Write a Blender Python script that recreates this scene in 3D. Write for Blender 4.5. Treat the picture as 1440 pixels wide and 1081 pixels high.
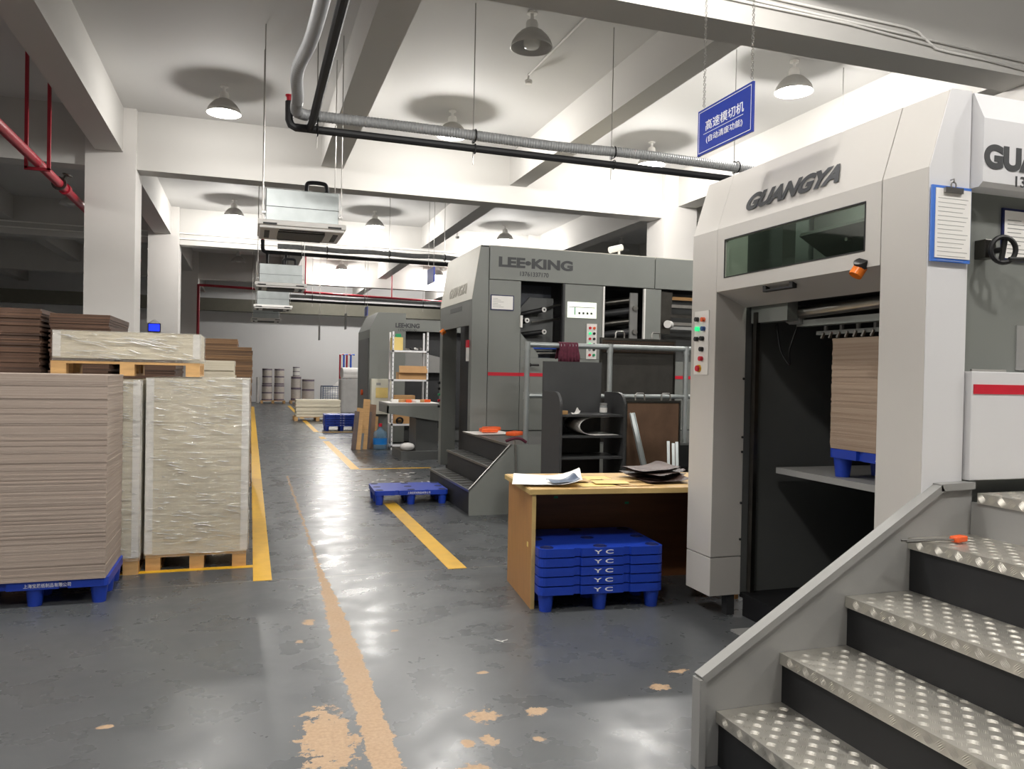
import bpy, bmesh, math, random
from mathutils import Vector, Matrix, noise as mnoise
random.seed(7)
for o in list(bpy.data.objects): bpy.data.objects.remove(o)
S = bpy.context.scene; COL = S.collection

# ------------------------------------------------------------------ camera
F, YAW, PITCH, ROLL, H = 1101.6, .32273, -.013074, -.019489, 1.5
_f = Vector((math.sin(YAW)*math.cos(PITCH), math.cos(YAW)*math.cos(PITCH), math.sin(PITCH)))
_r = Vector((math.cos(YAW), -math.sin(YAW), 0)); _d = _f.cross(_r)
_c, _s = math.cos(ROLL), math.sin(ROLL)
RT = _c*_r + _s*_d; DN = -_s*_r + _c*_d
CAM = Vector((0, 0, H))
cam = bpy.data.cameras.new('camera'); co = bpy.data.objects.new('camera', cam); COL.objects.link(co)
cam.sensor_fit = 'HORIZONTAL'; cam.sensor_width = 36; cam.lens = F/1440*36; cam.clip_start = .05; cam.clip_end = 200
m3 = Matrix((RT, -DN, -_f)).transposed()
co.matrix_world = Matrix.Translation(CAM) @ m3.to_4x4()
S.camera = co
def ray(x, y): return RT*((x-720)/F) + DN*((y-540.5)/F) + _f
def on(ax, val, x, y):
    d = ray(x, y); return CAM + d*((val-CAM[ax])/d[ax])
def Xp(x, y, X): return on(0, X, x, y)
def Yp(x, y, Y): return on(1, Y, x, y)
def Zp(x, y, Z=0): return on(2, Z, x, y)

# ------------------------------------------------------------------ world, exposure, lamp light
w = bpy.data.worlds.new('world'); S.world = w; w.use_nodes = True
w.node_tree.nodes['Background'].inputs[0].default_value = (.5, .52, .55, 1)
w.node_tree.nodes['Background'].inputs[1].default_value = .02
S.view_settings.view_transform = 'Standard'; S.view_settings.look = 'None'
S.view_settings.gamma = 1; S.view_settings.use_curve_mapping = False
S.view_settings.exposure = 0.08
LAMP_W = 128.0
ZC = 5.64

# ------------------------------------------------------------------ helpers
def lin(c): return tuple(((v/255)/12.92 if v/255 <= .04045 else ((v/255+.055)/1.055)**2.4) for v in c)
MATS = {}
def nn(t, k, **a):
    n = t.nodes.new(k)
    for q, v in a.items(): setattr(n, q, v)
    return n
def mat(name, rgb, rough=.5, metal=0, var=.06, scale=6, bump=0, bscale=60, spec=.5, stretch=(1, 1, 1), alpha=1, emit=0, coat=0):
    m = bpy.data.materials.new(name); m.use_nodes = True; MATS[name] = m
    t = m.node_tree; b = t.nodes['Principled BSDF']; L = t.links.new
    c = lin(rgb)
    b.inputs['Roughness'].default_value = rough; b.inputs['Metallic'].default_value = metal
    b.inputs['Specular IOR Level'].default_value = spec; b.inputs['Coat Weight'].default_value = coat
    tc = nn(t, 'ShaderNodeTexCoord'); mp = nn(t, 'ShaderNodeMapping'); mp.inputs['Scale'].default_value = stretch
    L(tc.outputs['Object'], mp.inputs['Vector'])
    n = nn(t, 'ShaderNodeTexNoise'); n.inputs['Scale'].default_value = scale; n.inputs['Detail'].default_value = 5
    L(mp.outputs[0], n.inputs['Vector'])
    r = nn(t, 'ShaderNodeMixRGB'); r.inputs[1].default_value = tuple(max(0, v*(1-var*2)) for v in c)+(1,); r.inputs[2].default_value = tuple(min(1, v*(1+var*2)) for v in c)+(1,)
    L(n.outputs['Fac'], r.inputs[0]); L(r.outputs[0], b.inputs['Base Color'])
    if bump:
        n2 = nn(t, 'ShaderNodeTexNoise'); n2.inputs['Scale'].default_value = bscale; L(mp.outputs[0], n2.inputs['Vector'])
        bp = nn(t, 'ShaderNodeBump'); bp.inputs['Strength'].default_value = bump; bp.inputs['Distance'].default_value = .01
        L(n2.outputs['Fac'], bp.inputs['Height']); L(bp.outputs[0], b.inputs['Normal'])
    if emit:
        b.inputs['Emission Color'].default_value = c+(1,); b.inputs['Emission Strength'].default_value = emit
    if alpha < 1: b.inputs['Alpha'].default_value = alpha
    return m

class MB:
    def __init__(s): s.v = []; s.f = []
    def add(s, vs, fs):
        o = len(s.v); s.v += [tuple(v) for v in vs]; s.f += [tuple(i+o for i in q) for q in fs]; return s
    def box(s, x0, x1, y0, y1, z0, z1, j=0):
        return s.add([(x0,y0,z0),(x1,y0,z0),(x1,y1,z0),(x0,y1,z0),(x0,y0,z1),(x1,y0,z1),(x1,y1,z1),(x0,y1,z1)],
                     [(0,3,2,1),(4,5,6,7),(0,1,5,4),(1,2,6,5),(2,3,7,6),(3,0,4,7)])
    def obox(s, c, half, rot):
        c = Vector(c); R = rot.to_matrix() if hasattr(rot, 'to_matrix') else rot
        vs = [c + R @ Vector((half[0]*a, half[1]*b, half[2]*d)) for d in (-1, 1) for a, b in ((-1,-1),(1,-1),(1,1),(-1,1))]
        return s.add(vs, [(0,3,2,1),(4,5,6,7),(0,1,5,4),(1,2,6,5),(2,3,7,6),(3,0,4,7)])
    def bar(s, p0, p1, w, h, up=(0, 0, 1)):
        p0, p1 = Vector(p0), Vector(p1); d = (p1-p0).normalized(); u = Vector(up)
        r = d.cross(u)
        if r.length < 1e-4: r = d.cross(Vector((0, 1, 0)))
        r.normalize(); u = r.cross(d)
        vs = [p + r*(w/2*a) + u*(h/2*b) for p in (p0, p1) for a, b in ((-1,-1),(1,-1),(1,1),(-1,1))]
        return s.add(vs, [(0,3,2,1),(4,5,6,7),(0,1,5,4),(1,2,6,5),(2,3,7,6),(3,0,4,7)])
    def prism(s, pts, ax, a0, a1):
        n = len(pts)
        mk = {'x': lambda p, a: (a, p[0], p[1]), 'y': lambda p, a: (p[0], a, p[1]), 'z': lambda p, a: (p[0], p[1], a)}[ax]
        return s.add([mk(p, a) for a in (a0, a1) for p in pts],
                     [tuple(range(n)), tuple(range(2*n-1, n-1, -1))] + [(i, (i+1) % n, n+(i+1) % n, n+i) for i in range(n)])
    def tube(s, pts, r, n=10, caps=True):
        pts = [Vector(p) for p in pts]; rs = r if isinstance(r, (list, tuple)) else [r]*len(pts)
        d0 = (pts[1]-pts[0]).normalized(); u = Vector((0, 0, 1)) if abs(d0.z) < .9 else Vector((1, 0, 0))
        u = (u - d0*u.dot(d0)).normalized(); vs = []; m = len(pts)
        for i, p in enumerate(pts):
            d = (pts[min(i+1, m-1)]-pts[max(i-1, 0)])
            if d.length < 1e-6: d = d0
            d.normalize(); u = (u - d*u.dot(d)).normalized(); v = d.cross(u)
            vs += [p + (u*math.cos(2*math.pi*k/n)+v*math.sin(2*math.pi*k/n))*rs[i] for k in range(n)]
        fs = [(i*n+k, i*n+(k+1) % n, (i+1)*n+(k+1) % n, (i+1)*n+k) for i in range(m-1) for k in range(n)]
        if caps: fs += [tuple(range(n-1, -1, -1)), tuple((m-1)*n+k for k in range(n))]
        return s.add(vs, fs)
    def cyl(s, p0, p1, r0, r1=None, n=14, caps=True): return s.tube([p0, p1], [r0, r0 if r1 is None else r1], n, caps)
    def lathe(s, prof, c, n=20, closed=False):
        vs = [(c[0]+r*math.cos(2*math.pi*k/n), c[1]+r*math.sin(2*math.pi*k/n), c[2]+z) for r, z in prof for k in range(n)]; m = len(prof)
        fs = [(i*n+k, i*n+(k+1) % n, (i+1)*n+(k+1) % n, (i+1)*n+k) for i in range(m-1) for k in range(n)]
        if closed: fs += [tuple(range(n-1, -1, -1)), tuple((m-1)*n+k for k in range(n))]
        return s.add(vs, fs)
    def torus(s, c, ax, R, r, n=24, k=8, a0=0, a1=2*math.pi):
        c = Vector(c); ax = Vector(ax).normalized(); u = ax.orthogonal().normalized(); v = ax.cross(u)
        full = abs(a1-a0-2*math.pi) < 1e-4
        pts = [c + (u*math.cos(a0+(a1-a0)*i/n)+v*math.sin(a0+(a1-a0)*i/n))*R for i in range(n+1)]
        return s.tube(pts, r, k, not full)
    def sph(s, c, r, n=12):
        rx, ry, rz = r if isinstance(r, (tuple, list)) else (r, r, r); m = n//2; vs = []; fs = []
        for i in range(m+1):
            a = math.pi*i/m
            vs += [(c[0]+rx*math.sin(a)*math.cos(2*math.pi*k/n), c[1]+ry*math.sin(a)*math.sin(2*math.pi*k/n), c[2]+rz*math.cos(a)) for k in range(n)]
        fs = [(i*n+k, (i+1)*n+k, (i+1)*n+(k+1) % n, i*n+(k+1) % n) for i in range(m) for k in range(n)]
        return s.add(vs, fs)
    def quad(s, a, b, c, d): return s.add([a, b, c, d], [(0, 1, 2, 3)])
    def mesh(s, name, off=(0, 0, 0)):
        me = bpy.data.meshes.new(name); o = Vector(off)
        me.from_pydata([tuple(Vector(v)-o) for v in s.v], [], s.f)
        bm = bmesh.new(); bm.from_mesh(me); bmesh.ops.remove_doubles(bm, verts=bm.verts, dist=1e-6)
        bmesh.ops.recalc_face_normals(bm, faces=bm.faces); bm.to_mesh(me); bm.free()
        return me

ORG = {}
def link(me, name, m, parent=None, smooth=False, bevel=0):
    o = bpy.data.objects.new(name, me); COL.objects.link(o)
    me.materials.append(MATS[m] if isinstance(m, str) else m)
    if smooth:
        for p in me.polygons: p.use_smooth = True
        if smooth == 'auto':
            me.set_sharp_from_angle(angle=.6)
    if parent: o.parent = parent; ORG[o.name] = ORG[parent.name]
    if bevel:
        b = o.modifiers.new('bevel', 'BEVEL'); b.width = bevel; b.segments = 2; b.limit_method = 'ANGLE'; b.angle_limit = .7
    return o
def part(name, mb, m, parent, smooth=False, bevel=0, label=None, kind=None):
    o = link(mb.mesh(name, ORG[parent.name]), name, m, parent, smooth, bevel)
    if label: o['label'] = label
    if kind: o['kind'] = kind
    return o
def tag(o, label, cat=None, group=None, kind=None):
    if label: o['label'] = label
    if cat: o['category'] = cat
    if group: o['group'] = group
    if kind: o['kind'] = kind
    return o
def thing(name, label, cat, loc=(0, 0, 0), group=None, rot=0, local=False):
    o = bpy.data.objects.new(name, None); COL.objects.link(o); o.location = loc; o.rotation_euler[2] = rot
    o.empty_display_size = .1
    ORG[o.name] = Vector((0, 0, 0)) if local else Vector(loc)
    return tag(o, label, cat, group)
def top(name, mb, m, label, cat, group=None, smooth=False, bevel=0, kind=None):
    xs, ys, zs = zip(*mb.v); org = Vector(((min(xs)+max(xs))/2, (min(ys)+max(ys))/2, min(zs)))
    o = link(mb.mesh(name, org), name, m, None, smooth, bevel); o.location = org; ORG[o.name] = org
    return tag(o, label, cat, group, kind)
def struct(name, mb, m, label=None, smooth=False):
    o = top(name, mb, m, label, None, kind='structure', smooth=smooth); return o
def dup(root, loc, rot=0, label=None, group=None):
    r = root.copy(); COL.objects.link(r); r.location = loc; r.rotation_euler[2] = rot; ORG[r.name] = Vector(loc)
    if label: r['label'] = label
    if group: r['group'] = group
    for ch in [o for o in root.children]:
        c = ch.copy(); COL.objects.link(c); c.parent = r
        for g in ch.children:
            d = g.copy(); COL.objects.link(d); d.parent = c
    return r
def lettering(name, s, m, parent, p0, right, up, width, height, depth=.002, bold=.02, shear=0, align='fit', label=None):
    """flat printed text: p0 bottom-left corner, right/up unit vectors, filled to width x height"""
    c = bpy.data.curves.new(name, 'FONT'); c.body = s; c.size = 1; c.offset = bold; c.shear = shear; c.extrude = .01
    to = bpy.data.objects.new(name, c); COL.objects.link(to)
    dg = bpy.context.evaluated_depsgraph_get(); dg.update()
    me = bpy.data.meshes.new_from_object(to.evaluated_get(dg)); bpy.data.objects.remove(to)
    xs = [v.co.x for v in me.vertices]; ys = [v.co.y for v in me.vertices]
    if not xs: return None
    x0, x1, y0, y1 = min(xs), max(xs), min(ys), max(ys)
    right, up = Vector(right), Vector(up); nrm = right.cross(up)
    off = ORG[parent.name] if parent else Vector((0, 0, 0))
    for v in me.vertices:
        a = (v.co.x-x0)/(x1-x0)*width; b = (v.co.y-y0)/(y1-y0)*height; d = depth if v.co.z > 0 else 0
        v.co = Vector(p0) + right*a + up*b + nrm*d - off
    me.materials.clear()
    o = link(me, name, m, parent)
    if label: o['label'] = label
    return o

# ------------------------------------------------------------------ materials
mat('wall', (212, 209, 205), .75, var=.02, scale=1.2, bump=.03, bscale=30)
mat('ceil', (206, 205, 203), .8, var=.025, scale=.8, bump=.04, bscale=12)
mat('beam', (196, 194, 190), .75, var=.02, scale=1)
mat('olive', (118, 116, 104), .7)
mat('yellow', (226, 176, 44), .42, var=.08, scale=9)
mat('m_light', (196, 193, 188), .38, var=.015, scale=2)
mat('m_white', (222, 222, 224), .35, var=.015, scale=2)
mat('m_grey', (126, 129, 125), .42, var=.03, scale=2)
mat('m_greyd', (96, 98, 97), .45, var=.04, scale=3)
mat('m_cream', (208, 205, 192), .42, var=.03, scale=3)
mat('m_mid', (150, 150, 148), .42, var=.03, scale=3)
mat('m_dark', (52, 53, 55), .5, var=.08, scale=5)
mat('m_black', (20, 20, 22), .5, var=.1)
mat('void', (28, 29, 31), .7)
mat('steel', (170, 168, 164), .3, 1, var=.08, scale=9)
mat('steel_d', (92, 90, 86), .35, 1, var=.15, scale=9)
mat('galv', (178, 184, 184), .38, .7, var=.07, scale=7)
mat('alu', (214, 211, 203), .36, .85, var=.1, scale=12, bump=.08, bscale=90)
mat('seam', (70, 70, 70), .6)
mat('red', (205, 30, 52), .45)
mat('redpipe', (166, 34, 52), .38, var=.06)
mat('letter_dark', (62, 64, 66), .5)
mat('letter_pale', (176, 172, 160), .5)
mat('white_paint', (238, 238, 240), .5)
mat('blue_plastic', (28, 62, 172), .38, var=.07, scale=5)
mat('blue_dark', (12, 24, 80), .5)
mat('sign_blue', (30, 54, 150), .3, var=.02)
mat('wood', (188, 148, 96), .65, var=.16, scale=5, stretch=(1, 1, 9), bump=.1)
mat('wood_pal', (196, 156, 104), .7, var=.2, scale=6, stretch=(1, 6, 6), bump=.15)
mat('desk_wood', (176, 128, 76), .5, var=.13, scale=5, stretch=(9, 9, .7))
mat('desk_brown', (116, 74, 44), .5, var=.12, scale=4, stretch=(.8, 9, 9))
mat('desk_edge', (196, 168, 110), .55, var=.12)
mat('desk_top', (206, 172, 118), .55, var=.2, scale=9)
mat('paper', (238, 236, 232), .6, var=.02)
mat('black_rubber', (24, 25, 28), .6, var=.1)
mat('hose', (178, 180, 182), .45, .25, var=.05)
mat('plastic_white', (232, 230, 226), .45, var=.01)
mat('orange', (236, 96, 40), .4, var=.1)
mat('amber', (232, 120, 32), .25, var=.1, spec=.6)
mat('green_on', (30, 200, 120), .3, emit=1.2)
mat('green', (40, 150, 100), .4)
mat('button_blue', (40, 80, 140), .4)
mat('maroon', (88, 32, 50), .85, var=.3, scale=30, bump=.5, bscale=50)
mat('brown_sheet', (70, 52, 46), .5, var=.35, scale=14)
mat('rust', (106, 82, 64), .55, .45, var=.28, scale=4)
mat('plate_dark', (66, 64, 60), .5, .4, var=.2, scale=6)
mat('cabinet_dark', (66, 67, 68), .42, var=.05)
mat('cardbox', (190, 148, 100), .7, var=.06)
mat('cream_plastic', (214, 212, 196), .45)
mat('yellow_paper', (232, 206, 128), .6)
mat('jar', (190, 196, 196), .1, alpha=.55)
mat('bottle_blue', (120, 160, 190), .08, alpha=.45, spec=.8)
mat('label_blue', (20, 120, 200), .4)
mat('screen', (225, 232, 215), .3, emit=.9)
mat('screen_blue', (20, 40, 235), .3, emit=2.2)
mat('cloth_white', (228, 226, 224), .8, bump=.4, bscale=8)
mat('cloth_grey', (92, 100, 112), .8, bump=.4, bscale=8)
mat('steel_blue', (96, 110, 132), .4, .3)
mat('pipe_blue', (40, 90, 200), .4)
mat('reflector_in', (235, 235, 232), .25, .6)
mat('shade_out', (186, 184, 180), .4, .3)
mat('roll_print', (206, 198, 190), .6, var=.14, scale=9, stretch=(1, 1, 4))
mat('roll_band', (120, 108, 124), .6, var=.3, scale=20)
mat('bulb_on', (255, 250, 240), .3, emit=30)
mat('bulb_off', (222, 222, 218), .2)

def layered(name, rgb, rgb2, zscale, rough=.7, amt=.5):
    m = mat(name, rgb, rough); t = m.node_tree; L = t.links.new; b = t.nodes['Principled BSDF']
    tc = nn(t, 'ShaderNodeTexCoord'); mp = nn(t, 'ShaderNodeMapping'); mp.inputs['Scale'].default_value = (.6, .6, zscale)
    n = nn(t, 'ShaderNodeTexNoise'); n.inputs['Scale'].default_value = 1; n.inputs['Detail'].default_value = 6; n.inputs['Roughness'].default_value = .7
    r = nn(t, 'ShaderNodeValToRGB'); r.color_ramp.elements[0].position = .34; r.color_ramp.elements[1].position = .62
    r.color_ramp.elements[0].color = lin(rgb2)+(1,); r.color_ramp.elements[1].color = lin(rgb)+(1,)
    L(tc.outputs['Object'], mp.inputs[0]); L(mp.outputs[0], n.inputs['Vector']); L(n.outputs['Fac'], r.inputs[0]); L(r.outputs[0], b.inputs['Base Color'])
    bp = nn(t, 'ShaderNodeBump'); bp.inputs['Strength'].default_value = amt; bp.inputs['Distance'].default_value = .004
    L(n.outputs['Fac'], bp.inputs['Height']); L(bp.outputs[0], b.inputs['Normal'])
    return m
layered('board_grey', (174, 160, 149), (156, 141, 130), 150, .7, .25)
layered('board_brown', (104, 76, 58), (56, 42, 35), 90)
layered('board_kraft', (150, 116, 82), (82, 62, 48), 50)
layered('paper_cream', (226, 219, 200), (212, 203, 180), 70, .6, .2)
layered('board_tan', (178, 158, 138), (150, 128, 110), 60)

def film(name):
    m = bpy.data.materials.new(name); m.use_nodes = True; MATS[name] = m; t = m.node_tree; L = t.links.new
    t.nodes.remove(t.nodes['Principled BSDF']); out = t.nodes['Material Output']
    tr = nn(t, 'ShaderNodeBsdfTransparent'); tr.inputs[0].default_value = (.97, .97, .96, 1)
    gl = nn(t, 'ShaderNodeBsdfGlossy'); gl.inputs['Roughness'].default_value = .17; gl.inputs[0].default_value = (1, 1, 1, 1)
    tc = nn(t, 'ShaderNodeTexCoord'); mp = nn(t, 'ShaderNodeMapping'); mp.inputs['Scale'].default_value = (3, 3, 22); mp.inputs['Rotation'].default_value = (.1, .16, 0)
    n = nn(t, 'ShaderNodeTexNoise'); n.inputs['Scale'].default_value = 1.6; n.inputs['Detail'].default_value = 7; n.inputs['Roughness'].default_value = .65
    L(tc.outputs['Object'], mp.inputs[0]); L(mp.outputs[0], n.inputs['Vector'])
    bp = nn(t, 'ShaderNodeBump'); bp.inputs['Strength'].default_value = 1; bp.inputs['Distance'].default_value = .06
    L(n.outputs['Fac'], bp.inputs['Height']); L(bp.outputs[0], gl.inputs['Normal'])
    r = nn(t, 'ShaderNodeMapRange'); r.inputs[1].default_value = .4; r.inputs[2].default_value = .75; r.inputs[3].default_value = .2; r.inputs[4].default_value = .42
    L(n.outputs['Fac'], r.inputs[0])
    mx = nn(t, 'ShaderNodeMixShader'); L(r.outputs[0], mx.inputs[0]); L(tr.outputs[0], mx.inputs[1]); L(gl.outputs[0], mx.inputs[2]); L(mx.outputs[0], out.inputs[0])
film('film')
def crease(name):
    m = bpy.data.materials.new(name); m.use_nodes = True; MATS[name] = m; t = m.node_tree; L = t.links.new
    t.nodes.remove(t.nodes['Principled BSDF']); out = t.nodes['Material Output']
    tr = nn(t, 'ShaderNodeBsdfTransparent'); gl = nn(t, 'ShaderNodeBsdfGlossy'); gl.inputs['Roughness'].default_value = .24
    df = nn(t, 'ShaderNodeBsdfDiffuse'); df.inputs[0].default_value = (.9, .9, .9, 1)
    a = nn(t, 'ShaderNodeMixShader'); a.inputs[0].default_value = .42; L(df.outputs[0], a.inputs[1]); L(gl.outputs[0], a.inputs[2])
    b = nn(t, 'ShaderNodeMixShader'); b.inputs[0].default_value = .7; L(tr.outputs[0], b.inputs[1]); L(a.outputs[0], b.inputs[2]); L(b.outputs[0], out.inputs[0])
crease('film_crease')
def glass(name, tint=(.75, .8, .76)):
    m = bpy.data.materials.new(name); m.use_nodes = True; MATS[name] = m; t = m.node_tree; L = t.links.new
    t.nodes.remove(t.nodes['Principled BSDF']); out = t.nodes['Material Output']
    tr = nn(t, 'ShaderNodeBsdfTransparent'); tr.inputs[0].default_value = tint+(1,)
    gl = nn(t, 'ShaderNodeBsdfGlossy'); gl.inputs['Roughness'].default_value = .03
    lw = nn(t, 'ShaderNodeLayerWeight'); pw = nn(t, 'ShaderNodeMath', operation='POWER'); L(lw.outputs['Facing'], pw.inputs[0]); pw.inputs[1].default_value = 4
    fr = nn(t, 'ShaderNodeMath', operation='MULTIPLY_ADD'); L(pw.outputs[0], fr.inputs[0]); fr.inputs[1].default_value = .6; fr.inputs[2].default_value = .04
    mx = nn(t, 'ShaderNodeMixShader'); L(fr.outputs[0], mx.inputs[0]); L(tr.outputs[0], mx.inputs[1]); L(gl.outputs[0], mx.inputs[2]); L(mx.outputs[0], out.inputs[0])
glass('window_glass')

def floor_mat():
    m = mat('floor', (84, 90, 97), .3); t = m.node_tree; L = t.links.new; b = t.nodes['Principled BSDF']
    g = nn(t, 'ShaderNodeNewGeometry'); sx = nn(t, 'ShaderNodeSeparateXYZ'); L(g.outputs['Position'], sx.inputs[0])
    def M(op, a, c=None, d=None):
        n = nn(t, 'ShaderNodeMath', operation=op)
        for i, v in enumerate((a, c, d)):
            if v is None: continue
            if isinstance(v, (int, float)): n.inputs[i].default_value = v
            else: L(v, n.inputs[i])
        return n.outputs[0]
    def noise(sc, det=5, rough=.6, stretch=None, rot=0):
        n = nn(t, 'ShaderNodeTexNoise'); n.inputs['Scale'].default_value = sc; n.inputs['Detail'].default_value = det; n.inputs['Roughness'].default_value = rough
        if stretch:
            mp = nn(t, 'ShaderNodeMapping'); mp.inputs['Scale'].default_value = stretch; mp.inputs['Rotation'].default_value = (0, 0, rot)
            L(g.outputs['Position'], mp.inputs[0]); L(mp.outputs[0], n.inputs['Vector'])
        else: L(g.outputs['Position'], n.inputs['Vector'])
        return n.outputs['Fac']
    X, Y = sx.outputs[0], sx.outputs[1]
    n1, n2, n3 = noise(17, 8, .68), noise(3.5, 6), noise(60, 4)
    # worn strip along the aisle where the paint has come off
    cx = M('ADD', .518, M('MULTIPLY', M('SUBTRACT', n2, .5), .06))
    dist = M('ABSOLUTE', M('SUBTRACT', X, cx))
    wid = nn(t, 'ShaderNodeMapRange'); L(Y, wid.inputs[0]); wid.inputs[1].default_value = 4.6; wid.inputs[2].default_value = 6.3; wid.inputs[3].default_value = .06; wid.inputs[4].default_value = .012
    wd = M('ADD', wid.outputs[0], M('MULTIPLY', M('SUBTRACT', n1, .5), .1))
    strip = M('MULTIPLY', M('LESS_THAN', dist, wd), M('LESS_THAN', Y, 11.5))
    mask = strip
    for cx_, cy_, rx, ry in [(.32, 3.22, .13, .36), (.99, 3.27, .085, .07), (1.23, 3.25, .05, .05), (.35, 4.79, .05, .06), (.83, 2.82, .07, .07), (.95, 3.04, .04, .05), (.86, 3.05, .03, .04), (.3, 3.5, .07, .03), (1.15, 3.0, .03, .04), (1.9, 3.35, .06, .05), (2.1, 3.5, .07, .03), (.28, 4.45, .03, .03), (-.55, 3.6, .04, .02), (.82, 4.5, .03, .02), (1.12, 3.75, .05, .02)]:
        ex = M('DIVIDE', M('SUBTRACT', X, cx_), rx); ey = M('DIVIDE', M('SUBTRACT', Y, cy_), ry)
        dd = M('SQRT', M('ADD', M('MULTIPLY', ex, ex), M('MULTIPLY', ey, ey)))
        mask = M('MAXIMUM', mask, M('LESS_THAN', M('ADD', dd, M('MULTIPLY', M('SUBTRACT', n1, .5), 3.2)), .8))
    joint = M('LESS_THAN', M('ABSOLUTE', M('SUBTRACT', Y, M('ADD', 5.81, M('MULTIPLY', n1, .01)))), .004)
    spots = M('GREATER_THAN', noise(16, 3, .5), .77)
    sc = M('MAXIMUM', M('GREATER_THAN', noise(2.2, 5, .6, (1, 34, 1), .5), .745), M('GREATER_THAN', noise(2.0, 5, .6, (40, 1, 1), .9), .755))
    base = nn(t, 'ShaderNodeMixRGB'); base.inputs[1].default_value = lin((70, 73, 76))+(1,); base.inputs[2].default_value = lin((90, 93, 95))+(1,); L(noise(1.1, 3, .5), base.inputs[0])
    c1 = nn(t, 'ShaderNodeMixRGB'); L(M('MULTIPLY', sc, .16), c1.inputs[0]); L(base.outputs[0], c1.inputs[1]); c1.inputs[2].default_value = lin((150, 152, 150))+(1,)
    c2 = nn(t, 'ShaderNodeMixRGB'); L(M('MULTIPLY', M('MAXIMUM', joint, spots), .45), c2.inputs[0]); L(c1.outputs[0], c2.inputs[1]); c2.inputs[2].default_value = lin((176, 164, 146))+(1,)
    conc = nn(t, 'ShaderNodeMixRGB'); L(n3, conc.inputs[0]); conc.inputs[1].default_value = lin((138, 112, 88))+(1,); conc.inputs[2].default_value = lin((196, 168, 136))+(1,)
    c3 = nn(t, 'ShaderNodeMixRGB'); L(mask, c3.inputs[0]); L(c2.outputs[0], c3.inputs[1]); L(conc.outputs[0], c3.inputs[2])
    L(c3.outputs[0], b.inputs['Base Color'])
    ro = nn(t, 'ShaderNodeMapRange'); L(noise(4, 4, .55), ro.inputs[0]); ro.inputs[1].default_value = .3; ro.inputs[2].default_value = .7; ro.inputs[3].default_value = .22; ro.inputs[4].default_value = .38
    L(M('ADD', ro.outputs[0], M('MULTIPLY', mask, .35)), b.inputs['Roughness'])
    bp = nn(t, 'ShaderNodeBump'); bp.inputs['Strength'].default_value = .15; bp.inputs['Distance'].default_value = .004
    L(M('SUBTRACT', M('MULTIPLY', noise(5, 2), .15), M('MULTIPLY', mask, .5)), bp.inputs['Height']); L(bp.outputs[0], b.inputs['Normal'])
floor_mat()

# ------------------------------------------------------------------ setting
YN, YF, XL, XR = -8.0, 38.0, -12.6, 18.6
fl = struct('floor', MB().box(XL, XR, YN, YF, -.12, 0), 'floor', 'dark grey painted concrete floor with worn beige patches')
struct('ceiling', MB().box(XL, XR, YN, YF, ZC, ZC+.15), 'ceil', 'white plastered concrete ceiling slab')
mat('wall_lit', (236, 236, 236), .75, var=.015, scale=1)  # far wall's extra light put into a whiter colour than the other walls
struct('wall_far', MB().box(XL, XR, YF, YF+.2, 0, ZC), 'wall_lit', 'white far end wall of the hall')
struct('wall_near', MB().box(XL, XR, YN-.2, YN, 0, ZC), 'wall', 'white wall behind the viewer')
struct('wall_left', MB().box(XL-.2, XL, YN, YF, 0, ZC), 'wall', 'white side wall beyond the left columns')
struct('wall_right', MB().box(XR, XR+.2, YN, YF, 0, ZC), 'wall', 'white side wall behind the machines')
BY = [-1.95, 6.1, 14.05, 22.1, 30.1]
for y in BY: struct('ceiling_beam', MB().box(XL, XR, y, y+.4, 4.7, ZC), 'beam', 'deep white concrete beam crossing the hall')
for x0, x1, zb in [(-2.38, -1.98, 4.93), (8.1, 8.5, 4.93), (1.12, 1.5, 5.05), (4.58, 4.91, 5.05), (-5.9, -5.55, 5.05), (-9.3, -8.95, 5.05), (11.5, 11.85, 5.05), (15, 15.35, 5.05)]:
    mb = MB(); ys = [YN]+[q for y in BY for q in (y, y+.4)]+[YF]
    for a, b in zip(ys[::2], ys[1::2]): mb.box(x0, x1, a, b, zb, ZC)
    struct('ceiling_beam', mb, 'beam', 'white concrete beam running along the aisle')
for x0 in (-2.52, 7.8):
    for y in (5.92, 13.92, 21.95, 29.95):
        struct('column', MB().box(x0, x0+.73, y, y+.73, 0, 4.7 if x0 < 0 else 4.7), 'wall', 'square white concrete column')
        struct('column', MB().box(x0, x0+.73, y, y+.13, 4.7, ZC), 'wall', 'top of a square white concrete column')
# floor markings
def mark(x0, x1, y0, y1, m='yellow'):
    part('marking_line', MB().box(x0, x1, y0, y1, 0, .003), m, fl, label='yellow painted floor line' if m == 'yellow' else 'white painted floor line')
mark(.04, .168, 5.81, 33); mark(-.95, .04, 6.22, 6.29)
mark(1.46, 1.605, 5.81, 9.1); mark(1.48, 1.61, 12.1, 17.0); mark(1.61, 2.72, 12.07, 12.14)
mark(1.49, 1.61, 17.6, 18.2); mark(1.49, 1.61, 19.6, 34); mark(1.61, 2.6, 19.5, 19.6); mark(1.61, 2.3, 17.95, 18.02, 'white_paint')

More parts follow.
